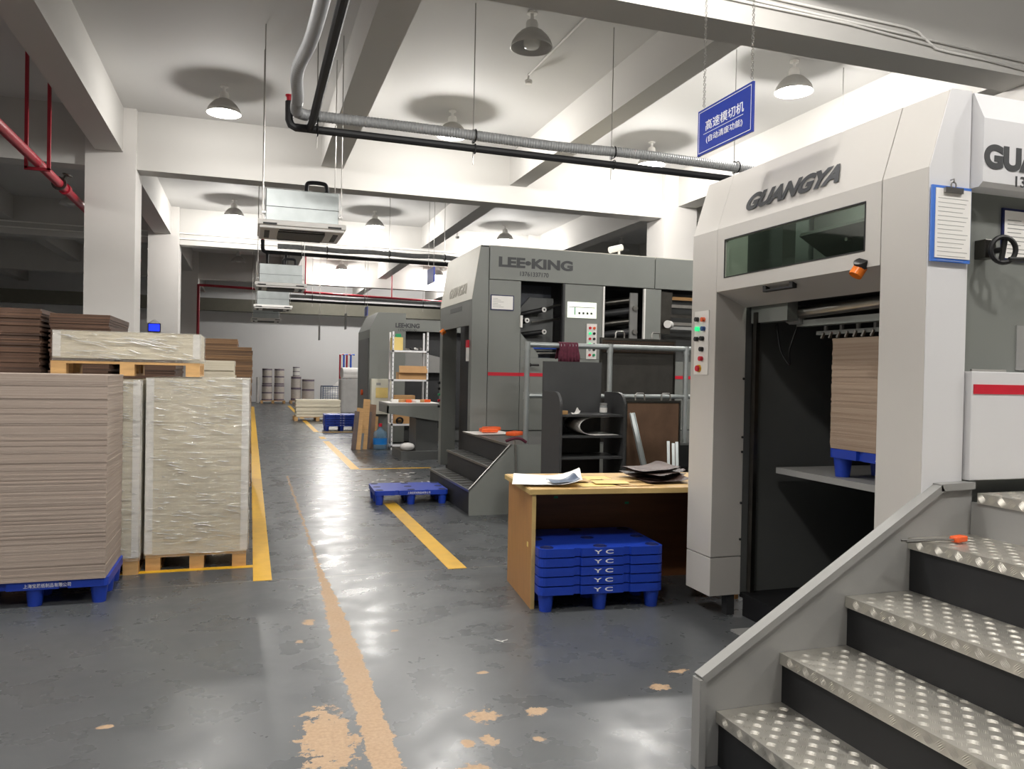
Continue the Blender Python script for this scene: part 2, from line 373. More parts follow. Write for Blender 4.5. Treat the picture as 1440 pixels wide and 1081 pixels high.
# far duct, conduits
top('air_duct', MB().box(XL+.3, 14, 36.9, 37.5, 4.06, 4.6), 'olive', 'long olive grey duct under the ceiling along the far wall', 'duct')
def conduit(pts, label, r=.012, m='plastic_white'):
    top('cable_conduit', MB().tube(pts, r, 8), m, label, 'conduit', 'conduits on the beams', smooth=True)
YB = 6.08
conduit([(3.2, YB, 4.99), (6.0, YB, 4.95), (6.15, YB, 4.93), (6.38, YB, 4.80), (6.6, YB, 4.79), (8, YB, 4.77)], 'bent upper white conduit clipped to the beam over the light grey machine')
conduit([(3.2, YB, 4.95), (8, YB, 4.83)], 'straight middle white conduit clipped to the beam over the light grey machine')
conduit([(3.2, YB, 4.90), (5.3, YB, 4.875), (8, YB, 4.735)], 'lowest white conduit clipped to the beam over the light grey machine')
for i, z in enumerate((5.02, 4.88)): conduit([(XL+.2, 22.07, z), (7.7, 22.07, z-.05)], ['upper', 'lower'][i]+' straight conduit along the beam beyond the first column', .02)
# ------------------------------------------------------------------ ceiling lamps
def make_lamp(lit):
    t = thing('pendant_lamp', 'x', 'lamp', (0, 0, ZC))
    z = ZC
    part('mounting_plate', MB().cyl((0, 0, z-.02), (0, 0, z), .06).cyl((0, 0, z-.1), (0, 0, z-.02), .02), 'plastic_white', t, 'auto')
    part('lamp_housing', MB().lathe([(.02, -.08), (.06, -.1), (.07, -.13), (.07, -.2), (.09, -.22)], (0, 0, z), 16), 'plastic_white', t, 'auto')
    sh = part('lamp_shade', MB().lathe([(.085, -.2), (.13, -.225), (.185, -.28), (.225, -.34), (.245, -.405), (.238, -.405), (.218, -.34), (.178, -.286), (.125, -.235), (.07, -.215)], (0, 0, z), 28), 'shade_out', t, True)
    sh['label'] = 'spun metal bell shade'
    part('bulb', MB().lathe([(.04, -.22), (.085, -.25), (.095, -.3), (.092, -.38), (.075, -.405), (.04, -.418), (.001, -.42)], (0, 0, z), 16), 'bulb_on' if lit else 'bulb_off', t, True)
    return t
lon, loff = make_lamp(True), make_lamp(False); used = {True: False, False: False}
LB = {}
def lamp(x, y, lit, label):
    src = lon if lit else loff
    if not used[lit]:
        o = src; used[lit] = True; o.location = (x, y, ZC); o['label'] = label; o['group'] = 'pendant lamps on the ceiling'
    else: o = dup(src, (x, y, ZC), 0, label, 'pendant lamps on the ceiling')
    if lit:
        l = bpy.data.lights.new('lamp_light', 'POINT'); l.energy = LAMP_W; l.shadow_soft_size = .12; l.color = (1, .968, .925)
        lo = bpy.data.objects.new('lamp_light', l); COL.objects.link(lo); lo.location = (0, 0, -.488); lo.parent = o
ON, OFF = 'lit bell-shaped pendant lamp ', 'unlit bell-shaped pendant lamp '
LAMPS = [(-.42, 12.3, 1, ON+'above the wrapped pallets, before the first beam'), (3.0, 8.5, 0, OFF+'above the front end of the corrugated hose'), (6.65, 8.57, 1, ON+'above the light grey machine'),
 (2.97, 12.1, 1, ON+'half hidden by the corrugated hose'), (6.66, 12.4, 1, ON+'behind the blue hanging sign and hose'), (-.43, 20.46, 1, ON+'beside the second column'),
 (3.0, 20.4, 1, ON+'beyond the first air conditioner'), (6.7, 20.9, 1, ON+'above the dark grey machine with the red stripe'), (10.4, 21.1, 0, OFF+'beyond the security camera'),
 (-.45, 29.1, 0, OFF+'beside the third column'), (3.15, 29.6, 1, ON+'over the far end of the second pipe run'), (6.8, 29.6, 1, ON+'next to the small blue hanging sign'),
 (3.2, 34.3, 1, ON+'close to the far wall'), (6.9, 34.3, 1, ON+'by the far wall above the third machine'), (-4.0, 20.6, 0, OFF+'behind the red pipe'),
 (-.42, 4.3, 1, ON+'over the near aisle'), (3.0, .5, 1, ON+'over the metal stairs'), (6.66, .5, 1, ON+'over the end of the machine platform'),
 (-7.6, 4.3, 1, ON+'added unseen to brighten the far left bay behind the carton stacks'), (-7.6, 12.3, 1, ON+'added unseen to brighten the left bay beyond the red pipe'), (3.0, 4.4, 1, ON+'between the first beam and the light grey machine'), (10.4, 29.5, 1, ON+'in the far right bay'), (-.42, .5, 1, ON+'added unseen for frontal light over the aisle beside the metal stairs'), (-4.0, 4.3, 1, ON+'over the left bay beside the near aisle')]  # far left bay pair and stair-side aisle lamp: added unseen to brighten dim surfaces
for x, y, l, s in LAMPS: lamp(x, y, bool(l), s)

# ------------------------------------------------------------------ overhead pipes
def ribbed(pts, r, step=.03, amp=.12):
    pts = [Vector(p) for p in pts]; out = []; rs = []
    for a, b in zip(pts[:-1], pts[1:]):
        n = max(1, int((b-a).length/step))
        for i in range(n):
            for q, k in ((0, 1), (.5, 1-amp)):
                out.append(a+(b-a)*((i+q)/n)); rs.append(r*k)
    return MB().tube(out, rs, 10)
def smoothpath(pts, n=6):
    pts = [Vector(p) for p in pts]; out = []
    for i in range(len(pts)-1):
        p0, p1, p2, p3 = pts[max(i-1, 0)], pts[i], pts[i+1], pts[min(i+2, len(pts)-1)]
        for k in range(n):
            t = k/n
            out.append(.5*((2*p1)+(p2-p0)*t+(2*p0-5*p1+4*p2-p3)*t*t+(3*p1-p0-3*p2+p3)*t**3))
    out.append(pts[-1]); return out
def pipe_run(y, z0, x0, x1, rods, labs, near=True, sc=1):
    g = 'overhead pipe runs'
    hose = thing('corrugated_hose', labs[0], 'hose', (x0, y, z0+.14), g)
    path = [(x1, y, z0+.13)]+[(x1-(x1-x0-.2)*i/8, y, z0+.145+.012*math.sin(i*2.1)) for i in range(1, 8)]+[(x0+.28, y, z0+.15)]
    if near: path += [(x0+.14, y-.04, z0+.14), (x0+.06, y-.2, z0+.12), (x0+.05, y-.6, z0+.13), (x0+.02, y-1.1, z0+.2), (x0+.1, y-1.8, z0+.24), (x0+.13, y-3.2, z0+.24), (x0+.13, y-7, z0+.2)]
    part('hose_sleeve', ribbed(smoothpath(path, 5), .06*sc), 'hose', hose, 'auto')
    pb = thing('insulated_pipe', labs[1], 'pipe', (x0, y, z0), g)
    mb = MB().tube([(x1, y, z0-.02), (x0+.06, y, z0+.01), (x0+.02, y, z0+.03), (x0, y, z0+.08), (x0, y, z0+.27)], .042*sc, 10)
    if near: mb.tube([(x0+.2, y, z0+.01), (x0+.21, y-.08, z0+.03), (x0+.22, y-.4, z0+.02), (x0+.22, y-7, z0+.02)], .042, 10)
    else: mb.tube([(x0+.1, y, z0), (x0+.1, y, z0-.35), (x0+.45, y, z0-.35), (x0+.5, y, z0)], .035, 8)
    part('pipe_body', mb, 'black_rubber', pb, 'auto')
    part('end_cap', MB().cyl((x0, y, z0+.27), (x0, y, z0+.33), .03).cyl((x0, y, z0+.32), (x0, y, z0+.335), .042), 'red', pb, 'auto', label='red pipe end cap')
    for ri, x in enumerate(rods):
        h = thing('pipe_hanger', ['first', 'second', 'third', 'fourth', 'fifth'][ri]+' thin clamp rod from the red cap on '+labs[2], 'hanger', (x, y, z0-.1), 'pipe hangers')
        part('rod', MB().cyl((x, y+.07*sc, z0-.16), (x, y+.07*sc, ZC), .006, n=6), 'steel', h)
        part('clamp', MB().torus((x, y, z0+.145), (1, 0, 0), .066*sc, .009, 14, 6).box(x-.012, x+.012, y+.05, y+.09, z0+.08, z0+.23), 'm_black', h)
        part('clamp', MB().torus((x, y, z0), (1, 0, 0), .05*sc, .009, 14, 6), 'm_black', h)
pipe_run(8.45, 4.0, .345, 8.0, [.63, 2.335, 4.04, 5.74, 7.39],
         ('grey corrugated hose that crosses the hall and bends back over the aisle', 'black insulated pipe with a red capped stub below the corrugated hose', 'the hose run above the aisle'))
pipe_run(18.0, 4.06, .22, 4.6, [1.6, 3.0, 4.3], ('corrugated hose above the second air conditioner', 'black pipe with a red cap above the second air conditioner', 'the second pipe run'), False)
pipe_run(26.5, 3.75, .6, 7, [1.9, 3.6, 5.6], ('far corrugated hose beyond the third air conditioner', 'far black pipe beyond the third air conditioner', 'the farthest pipe run'), False)
# red fire pipe on the left and its hangers
rp = thing('fire_pipe', 'red painted fire pipe running past the left of the first column', 'pipe', (-2.68, 10, 4.15))
mb = MB().cyl((-2.68, YN+.1, 4.15), (-2.68, 21.5, 4.15), .062, n=16)
part('pipe_body', mb, 'redpipe', rp, 'auto')
part('coupling', MB().cyl((-2.68, 13.3, 4.15), (-2.68, 13.42, 4.15), .085, n=16), 'redpipe', rp, 'auto')
part('valve', MB().cyl((-2.68, 12.95, 4.15), (-2.68, 12.98, 4.15), .1).cyl((-2.68, 13.1, 4.15), (-2.62, 13.1, 4.3), .03).torus((-2.6, 13.1, 4.31), (.3, 0, 1), .06, .012, 14, 6), 'steel_d', rp, 'auto')
for y in (11.75,):
    h = thing('pipe_hanger', 'red U-shaped bracket carrying the left fire pipe', 'hanger', (-2.68, y, 4.05), 'red pipe brackets')
    part('bracket', MB().box(-2.83, -2.79, y-.02, y+.02, 4.06, ZC).box(-2.57, -2.53, y-.02, y+.02, 4.06, ZC).box(-2.83, -2.53, y-.02, y+.02, 4.045, 4.085), 'redpipe', h)
    part('foot_plate', MB().box(-2.86, -2.74, y-.05, y+.05, ZC-.01, ZC), 'steel_d', h)
fp = thing('fire_pipe', 'thin red fire pipe crossing under the far ceiling with drop hangers', 'pipe', (0, 29.4, 4.38))
part('pipe_body', MB().cyl((-1.75, 29.4, 4.4), (9, 29.4, 4.18), .045).cyl((-1.75, 29.4, 4.42), (-1.75, 29.4, 0), .05), 'redpipe', fp, 'auto')
for x, z in ((1.85, 4.34), (5.0, 4.26)): part('drop_hanger', MB().cyl((x, 29.4, z-.1), (x, 29.4, ZC), .025), 'redpipe', fp, 'auto')
# ------------------------------------------------------------------ cassette air conditioners
def make_ac():
    t = thing('air_conditioner', 'x', 'air conditioner', (0, 0, 3.2))
    part('casing', MB().box(-.43, .43, -.4, .4, 3.30, 3.69), 'galv', t, bevel=.008)
    part('casing_seam', MB().box(-.433, .433, -.404, .404, 3.47, 3.476), 'seam', t)
    part('panel_frame', MB().prism([(-.52, -.47), (.52, -.47), (.52, .47), (-.52, .47)], 'z', 3.235, 3.3).box(-.5, .5, -.45, .45, 3.2, 3.235), 'plastic_white', t, bevel=.01)
    g = part('intake_grille', MB().box(-.28, .28, -.28, .28, 3.195, 3.2), 'm_black', t)
    for i in range(12): part('slat', MB().obox((0, -.25+i*.0455, 3.19), (.28, .012, .003), Matrix.Rotation(.6, 3, 'X')), 'm_mid', g)
    for sx, sy in ((0, -1), (0, 1), (-1, 0), (1, 0)):
        v = MB()
        if sy: v.box(-.27, .27, sy*.375-.03, sy*.375+.03, 3.192, 3.2)
        else: v.box(sx*.41-.03, sx*.41+.03, -.27, .27, 3.192, 3.2)
        part('air_outlet', v, 'm_dark', t)
    fb = MB().box(-.46, -.3, -.474, -.468, 3.24, 3.262)
    part('lip', fb, 'm_black', t); part('lip', MB().box(.3, .46, -.474, -.468, 3.24, 3.262), 'm_black', t)
    for sx in (-1, 1):
        for sy in (-1, 1):
            part('hanger_rod', MB().cyl((sx*.46, sy*.4, 3.36), (sx*.46, sy*.4, ZC), .006, n=6), 'steel', t)
            part('bracket', MB().box(min(sx*.43, sx*.475), max(sx*.43, sx*.475), sy*.4-.03, sy*.4+.03, 3.38, 3.4), 'steel', t)
    part('drain_loop', MB().tube(smoothpath([(.05, -.28, 3.68), (.05, -.28, 3.78), (.09, -.28, 3.82), (.25, -.28, 3.82), (.29, -.28, 3.78), (.29, -.28, 3.68)], 4), .026, 8), 'black_rubber', t, 'auto')
    return t
ac = make_ac()
ACS = [(.58, 10.32, 'first'), (.58, 17.4, 'second'), (.58, 23.3, 'third'), (.5, 29.2, 'farthest')]
for i, (x, y, s) in enumerate(ACS):
    lb = 'square cassette air conditioner hung on rods, ' + ['nearest the bent hose', 'below the second pipe run', 'just before the red ceiling pipe', 'smallest, in front of the far wall'][i]
    if i == 0: ac.location = (x, y, 3.2); ac['label'] = lb; ac['group'] = 'air conditioners over the aisle'
    else: dup(ac, (x, y, 3.2), 0, lb, 'air conditioners over the aisle')
# ------------------------------------------------------------------ hanging signs
k = .875
def sc_(p): return CAM + (p-CAM)*k
tl, tr, bl, br = [sc_(Xp(x, y, 2.75)) for x, y in ((981.5, 158), (1058.5, 120), (980.5, 221), (1057.5, 187))]
R_ = (tr-tl).normalized(); U_ = Vector((0, 0, 1)); Wd = (tr-tl).length; Hh = (tl-bl).length
R_ = Vector((R_.x, R_.y, 0)).normalized(); N_ = R_.cross(U_)
sg = thing('hanging_sign', 'blue hanging sign with white Chinese lettering over the desk', 'sign', bl)
def sq(a0, a1, b0, b1, d0, d1):
    vs = [bl + R_*a + U_*b + N_*d for d in (d0, d1) for a, b in ((a0, b0), (a1, b0), (a1, b1), (a0, b1))]
    return MB().add(vs, [(0,3,2,1),(4,5,6,7),(0,1,5,4),(1,2,6,5),(2,3,7,6),(3,0,4,7)])
part('board', sq(0, Wd, 0, Hh, -.012, 0), 'sign_blue', sg)
e = .008
for a0, a1, b0, b1 in ((.012, Wd-.012, .012, .015), (.012, Wd-.012, Hh-.015, Hh-.012), (.012, .015, .012, Hh-.012), (Wd-.015, Wd-.012, .012, Hh-.012), (.06, Wd-.08, Hh*.43, Hh*.44)):
    part('border_line', sq(a0, a1, b0, b1, 0, .001), 'white_paint', sg)
lettering('lettering', '高速模切机', 'white_paint', sg, bl+R_*.08+U_*Hh*.49, R_, U_, Wd*.7, Hh*.22, .001, .004)
lettering('lettering', '(自动清废功能)', 'white_paint', sg, bl+R_*.09+U_*Hh*.2, R_, U_, Wd*.66, Hh*.17, .001, .002)
for a in (.06, Wd-.01):
    ch = MB(); p = bl+R_*a+U_*(Hh+.005); i = 0
    while p.z < ZC-.03:
        ch.torus(p+Vector((0, 0, .012)), (1, 0, 0) if i % 2 else (0, 1, 0), .008, .002, 6, 4); p = p+Vector((0, 0, .02)); i += 1
    part('chain', ch, 'steel', sg)
def small_sign(px, Y, w_, h_, m, label):
    c = Yp(*px, Y); t = thing('hanging_sign', label, 'sign', (c.x, c.y, c.z-h_/2))
    part('board', MB().box(c.x-.015, c.x+.015, Y-w_/2, Y+w_/2, c.z-h_/2, c.z+h_/2), m, t)
    for s in (-1, 1): part('cord', MB().cyl((c.x, Y+s*w_*.4, c.z+h_/2), (c.x, Y+s*w_*.4, ZC), .005, n=5), 'steel', t)
small_sign((606, 388), 15.5, .6, .3, 'sign_blue', 'small blue hanging sign in front of the cream hood')
small_sign((515, 438), 25.8, .6, .3, 'sign_blue', 'far dark blue sign above the third machine')
small_sign((449, 468), 28, .45, .5, 'm_mid', 'grey tag hanging low before the far wall')
small_sign((486, 452), 28, .45, .55, 'm_mid', 'grey tag hanging higher beside the third machine')
# detectors
for (x, y), s in (((743, 118), 'round white smoke detector on an arm beside the unlit lamp'), ((643, 335), 'white smoke detector hanging from the far beam')):
    c = Zp(x, y, 5.5 if x > 700 else 5.0); t = thing('smoke_detector', s, 'detector', c)
    part('head', MB().lathe([(.03, .06), (.05, .05), (.055, .02), (.045, 0), (.001, 0)], c, 14), 'plastic_white', t, 'auto')
    part('stem', MB().cyl(c+Vector((0, 0, .05)), (c.x, c.y, ZC), .014, n=8), 'plastic_white', t)
    if x > 700: part('arm', MB().cyl((c.x, c.y, ZC-.02), (3.64, 6.55, ZC-.02), .012, n=8), 'plastic_white', t)
c = Yp(868, 350, 11.3); t = thing('security_camera', 'white bullet security camera above the dark grey machine', 'camera', c)
part('camera_body', MB().cyl(c+Vector((-.14, -.02, -.03)), c+Vector((.08, 0, .03)), .05), 'plastic_white', t, 'auto')
part('arm', MB().cyl(c+Vector((.03, 0, 0)), (c.x+.05, c.y, c.z-.315), .02, n=8), 'plastic_white', t)

# ------------------------------------------------------------------ pallets and stacked board
def rrect(w, d, r, n=4, notch=False):
    pts = []
    for cx, cy, a in ((w/2-r, -d/2+r, -90), (w/2-r, d/2-r, 0), (-w/2+r, d/2-r, 90), (-w/2+r, -d/2+r, 180)):
        pts += [(cx+r*math.cos(math.radians(a+90*i/n)), cy+r*math.sin(math.radians(a+90*i/n))) for i in range(n+1)]
    if notch:
        f = []
        for q in (-.2, .2): f += [(q*w-.025, -d/2), (q*w-.02, -d/2+.02), (q*w+.02, -d/2+.02), (q*w+.025, -d/2)]
        pts += f
    return pts
PW, PD, LEG, DK = .84, .64, .11, .052
def make_blue_pallet(legs=True, text='上海宝晟纸制品有限公司'):
    t = thing('plastic_pallet', 'x', 'pallet', (0, 0, 0), local=True)
    z0 = LEG if legs else 0
    d = part('deck', MB().prism(rrect(PW, PD, .04, 4, True), 'z', z0, z0+DK), 'blue_plastic', t)
    for ix in (-1, 0, 1):
        for iy in (-1, 0, 1):
            x, y = ix*(PW/2-.06), iy*(PD/2-.06)
            if legs: part('leg', MB().cyl((x, y, 0), (x, y, LEG), .04, .052, 12), 'blue_plastic', t, 'auto')
            part('leg_socket', MB().lathe([(.046, .0005), (.044, .003), (.036, .003), (.034, .0008), (.001, .0008)], (x, y, z0+DK), 14), 'blue_dark', d)
    if text == 'YC': lettering('lettering', 'Y C', 'white_paint', t, (-.06, -PD/2-.001, z0+.014), (1, 0, 0), (0, 0, 1), .13, .026, .001, .015)
    else: lettering('lettering', text, 'white_paint', t, (-.05, -PD/2-.001, z0+.012), (1, 0, 0), (0, 0, 1), .26, .026, .001, .005)
    return t
def stack(name, x0, x1, y0, y1, z0, z1, n, jit, m, label, cat='stack', group=None, rot=0):
    mb = MB(); h = (z1-z0)/n
    for i in range(n):
        a, b = random.uniform(-jit, jit), random.uniform(-jit, jit)
        mb.box(x0+a, x1+a+random.uniform(-jit, jit)*.5, y0+b, y1+b, z0+i*h, z0+(i+1)*h)
    o = top(name, mb, m, label, cat, group); o.rotation_euler[2] = rot; return o
def shell(x0, x1, y0, y1, z0, z1, step=.02, amp=.012):
    """crinkled open-bottom film pulled around a load, with diagonal folds"""
    loop = []
    for (ax, ay, bx, by, nx, ny) in ((x0, y0, x1, y0, 0, -1), (x1, y0, x1, y1, 1, 0), (x1, y1, x0, y1, 0, 1), (x0, y1, x0, y0, -1, 0)):
        n = max(2, int((abs(bx-ax)+abs(by-ay))/step))
        for i in range(n): loop.append((ax+(bx-ax)*i/n, ay+(by-ay)*i/n, nx, ny))
    m = max(2, int((z1-z0)/(step*.6))); L = len(loop); vs = []
    for j in range(m+1):
        z = z0+(z1-z0)*j/m
        for i, (x, y, nx, ny) in enumerate(loop):
            q = i*step
            a = .5+.5*mnoise.noise(Vector((q*4.5, (z+q*.22)*34, x0*7)))+.35*mnoise.noise(Vector((q*14, (z-q*.1)*60, 3+y0)))
            a *= .35+.65*max(0, min(1, .5+1.4*mnoise.noise(Vector((q*2.2, z*3, 9+x0)))))
            vs.append((x+nx*(.002+amp*max(0, a)), y+ny*(.002+amp*max(0, a)), z))
    return MB().add(vs, [(j*L+i, j*L+(i+1) % L, (j+1)*L+(i+1) % L, (j+1)*L+i) for j in range(m) for i in range(L)])
def creases(x0, x1, y, z0, z1, n, rng):
    """raised folds where the film is pulled tight across the front of a load"""
    mb = MB()
    for i in range(n):
        l = rng.uniform(.03, .2)*min(1, (x1-x0)); x = rng.uniform(x0, x1-l); z = z0+(z1-z0)*(1-rng.random()**1.35)
        sl = rng.uniform(-.3, .05); w = rng.uniform(.0016, .0036)
        pts = [(x+l*k/5, y, min(z1, max(z0, z+sl*l*k/5+rng.uniform(-.002, .002)))) for k in range(6)]
        mb.tube(pts, [w*q for q in (.2, .8, 1, .9, .7, .15)], 8)
    return mb
def wood_pallet(label, x0, x1, y0, y1, z0, group='wooden pallets', hb=.085):
    t = thing('wooden_pallet', label, 'pallet', ((x0+x1)/2, (y0+y1)/2, z0), group)
    W = x1-x0; D = y1-y0
    for ix in range(3):
        xa = x0+(W-.1)*ix/2
        part('bottom_board', MB().box(xa, xa+.1, y0, y1, z0, z0+.016), 'wood_pal', t)
        for iy in range(3):
            ya = y0+(D-.1)*iy/2
            part('block', MB().box(xa, xa+.1, ya, ya+.1, z0+.016, z0+.016+hb), 'wood_pal', t)
    n = 6
    for i in range(n):
        ya = y0+(D-.1)*i/(n-1)
        part('deck_board', MB().box(x0, x1, ya, ya+.1, z0+.016+hb, z0+.034+hb), 'wood_pal', t)
    return z0+.034+hb
bp = make_blue_pallet(); bp.location = (-1.255, 5.82, 0)
tag(bp, 'blue plastic pallet under the tall stack of grey board beside the wrapped load', 'pallet', 'blue plastic pallets')
ZT = LEG+DK
stack('board_stack', -1.69, -.85, 5.49, 6.12, ZT+.001, 1.445, 110, .0018, 'board_grey', 'tall stack of grey-brown corrugated sheets standing on a blue pallet')
zt = wood_pallet('wooden pallet under the tall cream wrapped load beside the yellow line', -.71, -.01, 6.28, 7.15, 0)
def wrapped(x0, x1, y0, y1, z0, z1, n, label):
    t = thing('wrapped_load', label, 'wrapped load', ((x0+x1)/2, (y0+y1)/2, z0))
    mb = MB(); h = (z1-z0)/n
    for i in range(n):
        a = random.uniform(-.002, .002); mb.box(x0+a, x1+a, y0+a, y1+a, z0+i*h, z0+(i+1)*h)
    part('paper_sheets', mb, 'paper_cream', t, label='cream paper sheets')
    for sx, sy in ((x0, y0), (x1, y0)):
        d = .05 if sx == x0 else -.05
        part('edge_protector', MB().box(min(sx, sx+d), max(sx, sx+d), sy-.006, sy-.003, z0+.01, z1).box(sx-(.004 if d > 0 else -.002), sx+(.002 if d < 0 else -.002)+.002, sy, sy+.05, z0+.01, z1), 'paper', t)
    part('stretch_film', shell(x0-.004, x1+.004, y0-.008, y1+.004, z0-.02, z1+.004), 'film', t, True, label='clear stretch film')
    part('film_crease', creases(x0+.02, x1-.01, y0-.012, z0, z1-.01, int(150*(x1-x0)*(z1-z0)/.9)+25, random.Random(int(x0*100))), 'film_crease', t, True, label='shiny tight folds of the film', kind='stuff')
    part('film_fold', MB().prism([(x0-.006, z1), (x1+.006, z1), (x1+.006, z1+.006), (x0-.006, z1+.006)], 'y', y0-.01, y1+.006), 'film', t)
    return t
wrapped(-.715, -.005, 6.275, 7.15, zt+.001, 1.42, 40, 'tall cream paper load wrapped in clear film beside the yellow line')
zt2 = wood_pallet('wooden pallet mostly hidden behind the grey board stack', -1.45, -.75, 6.2, 7.1, 0)
wrapped(-1.45, -.745, 6.2, 7.1, zt2+.001, 1.405, 40, 'wrapped cream load squeezed between the grey board stack and its wrapped neighbour')
zt3 = wood_pallet('wooden pallet lying on top of the wrapped loads', -1.385, -.37, 6.5, 7.1, 1.432, hb=.07)
wrapped(-1.37, -.37, 6.5, 7.12, zt3+.022, 1.757, 14, 'low wide wrapped load lying across the tops of the taller loads')
# dark brown cartons behind
stack('carton_stack', -1.12, -.66, 7.9, 8.8, 0, 1.7, 80, .008, 'board_brown', 'lower stack of dark brown cartons hidden behind the low wide wrapped load', 'cartons')
for x0, x1, y0, y1, z1, n, s in ((-2.62, -1.72, 7.7, 8.9, 1.985, 60, 'tall stack of dark brown flat cartons whose side faces the aisle, at the column'), (-1.66, -1.19, 7.75, 8.9, 1.955, 60, 'ragged stack of dark brown flat cartons with a plastic wrapped end')):
    stack('carton_stack', x0, x1, y0, y1, 0, z1, n+34, .009, 'board_brown', s, 'cartons', 'brown carton stacks')
for x0, x1, y0, y1, z0, z1, n, mt, s in ((-.62, .02, 10.3, 11.4, 0, 1.77, 44, 'board_kraft', 'tall stack of kraft brown cartons with rough edges beside the yellow line'),
        (-.62, -.16, 10.35, 11.2, 1.772, 1.87, 3, 'board_kraft', 'small bundle of brown cartons on top of the tall kraft stack'),
        (-.62, -.16, 8.9, 9.6, 0, 1.585, 30, 'paper_cream', 'stack of cream cartons in front of the tall kraft stack')):
    stack('carton_stack', x0, x1, y0, y1, z0, z1, n, .009, mt, s, 'cartons')
sm = dup(bp, (1.77, 9.08, 0), math.radians(-2), 'single blue plastic pallet lying on the floor by the dark steps', 'blue plastic pallets')
# stack of five pallets under the desk
pb = make_blue_pallet(True, 'YC'); A5 = math.radians(-5)
px, py = 2.185, 4.865
pb.location = (px, py, 0); pb.rotation_euler[2] = A5
tag(pb, 'bottom blue pallet of the stack under the desk, standing on round feet', 'pallet', 'blue pallets under the desk')
pu = make_blue_pallet(False, 'YC'); PI_ = .06
NM = ['second', 'third', 'fourth']
for i in range(4):
    lb = 'topmost blue pallet of the stack under the desk' if i == 3 else NM[i]+' blue pallet from the bottom of the stack under the desk'
    loc = (px, py, LEG+DK+.008+i*PI_)
    if i == 0: pu.location = loc; pu.rotation_euler[2] = A5; tag(pu, lb, 'pallet', 'blue pallets under the desk')
    else: dup(pu, loc, A5, lb, 'blue pallets under the desk')
# ------------------------------------------------------------------ desk
dt = thing('desk', 'wooden panel desk with worn top beside the light grey machine', 'desk', (1.70, 4.68, 0), rot=math.radians(-6), local=True)
DL, DD = 1.5, .78
part('left_panel', MB().box(.02, .045, .02, DD-.06, 0, .735), 'desk_wood', dt, label='light wood end panel')
part('panel_edge', MB().box(.02, .045, .012, .02, 0, .735), 'desk_edge', dt)
part('right_panel', MB().box(DL-.045, DL-.02, .02, DD-.06, 0, .735), 'desk_wood', dt)
part('modesty_panel', MB().box(.045, DL-.045, DD-.1, DD-.082, .0, .735), 'desk_brown', dt, label='brown back panel')
part('desk_top', MB().box(0, DL, 0, DD, .735, .766), 'desk_edge', dt)
part('top_sheet', MB().box(.01, DL-.01, .005, DD-.005, .766, .769), 'desk_top', dt, label='printed board lying on the desk top')
for x, z in ((.35, .6), (.9, .55)): part('sticker', MB().box(x, x+.03, DD-.102, DD-.1, z, z+.015), 'green', dt)
part('sticker', MB().box(.017, .02, .1, .13, .38, .41), 'yellow_paper', dt)
def on_desk(x, y, z=.77): 
    a = math.radians(-6); return Vector((1.70+x*math.cos(a)-y*math.sin(a), 4.68+x*math.sin(a)+y*math.cos(a), z))
for i in range(9):
    x, y = .28+random.uniform(0, .6), .08+random.uniform(0, .5)
    p = on_desk(x, y, .7705+.0016*i)
    top('newspaper_sheet', MB().obox(p, (.12, .085, .0006), Matrix.Rotation(-.14+random.uniform(-.1, .1), 3, 'Z')), 'yellow_paper' if i % 2 else 'desk_top', 'yellowed printed sheet lying flat on the desk top', 'paper', 'printed sheets on the desk')
def curled(c, w, d, rot, lift, m, name, label, cat, grp=None):
    R = Matrix.Rotation(rot, 3, 'Z'); n = 8; vs = []; fs = []
    for j in range(n+1):
        for i in range(n+1):
            u, v = i/n-.5, j/n-.5
            z = .003 + lift*max(0, (u+.5)-.55)**2*2 + lift*.3*math.sin(v*5)*abs(u)
            vs.append(Vector(c)+R @ Vector((u*w, v*d, max(0, z))))
    for j in range(n):
        for i in range(n): fs.append((j*(n+1)+i, j*(n+1)+i+1, (j+1)*(n+1)+i+1, (j+1)*(n+1)+i))
    mb = MB().add(vs, fs); mb.add([v-Vector((0, 0, .0012)) for v in vs], [f[::-1] for f in fs])
    return top(name, mb, m, label, cat, grp, smooth=True)
curled(on_desk(.19, .3, .786), .46, .46, -.35, .12, 'paper', 'drawing_sheet', 'white drawing sheet curling over the front corner of the desk', 'paper')
curled(on_desk(.26, .14, .80), .2, .12, .1, .08, 'steel_blue', 'folded_sheet', 'blue-grey folded sheet on the white drawing', 'paper')
for i in range(7):
    curled(on_desk(1.02+random.uniform(-.06, .05), .35+random.uniform(-.1, .1), .787+i*.011), .34, .26, random.uniform(-.6, .6), .06, 'brown_sheet', 'leather_piece', 'dark brown glossy sheet in the heap on the desk end', 'sheet', 'dark sheets heaped on the desk')

# ------------------------------------------------------------------ near light grey die-cutting machine
FX = 2.97
nm = thing('die_cutting_machine', 'light grey die-cutting machine with a sloped hood, window and open feeder bay', 'machine', (2.747, 2.635, .1125))
ORG[nm.name] = Vector((2.97, 2.85, 0)); nm.scale = (.925, .925, .925)   # modelled at 1:1 from its own corner, sized to the bay
def prof(zb): return [(2.97, zb), (2.97, 2.5), (3.087, 2.877), (3.213, 2.88), (3.213, zb)]
part('far_post', MB().prism(prof(.285), 'y', 4.582, 4.885), 'm_light', nm, bevel=.004)
part('post_foot_cover', MB().prism([(2.97, .02), (2.97, .28), (3.213, .28), (3.213, .02)], 'y', 4.582, 4.885), 'm_light', nm, bevel=.004)
part('foot', MB().box(3.12, 3.18, 4.6, 4.66, -.121, .02), 'm_dark', nm)
part('plinth', MB().box(3.22, 7.3, 3.2, 4.56, -.121, 0), 'm_black', nm)
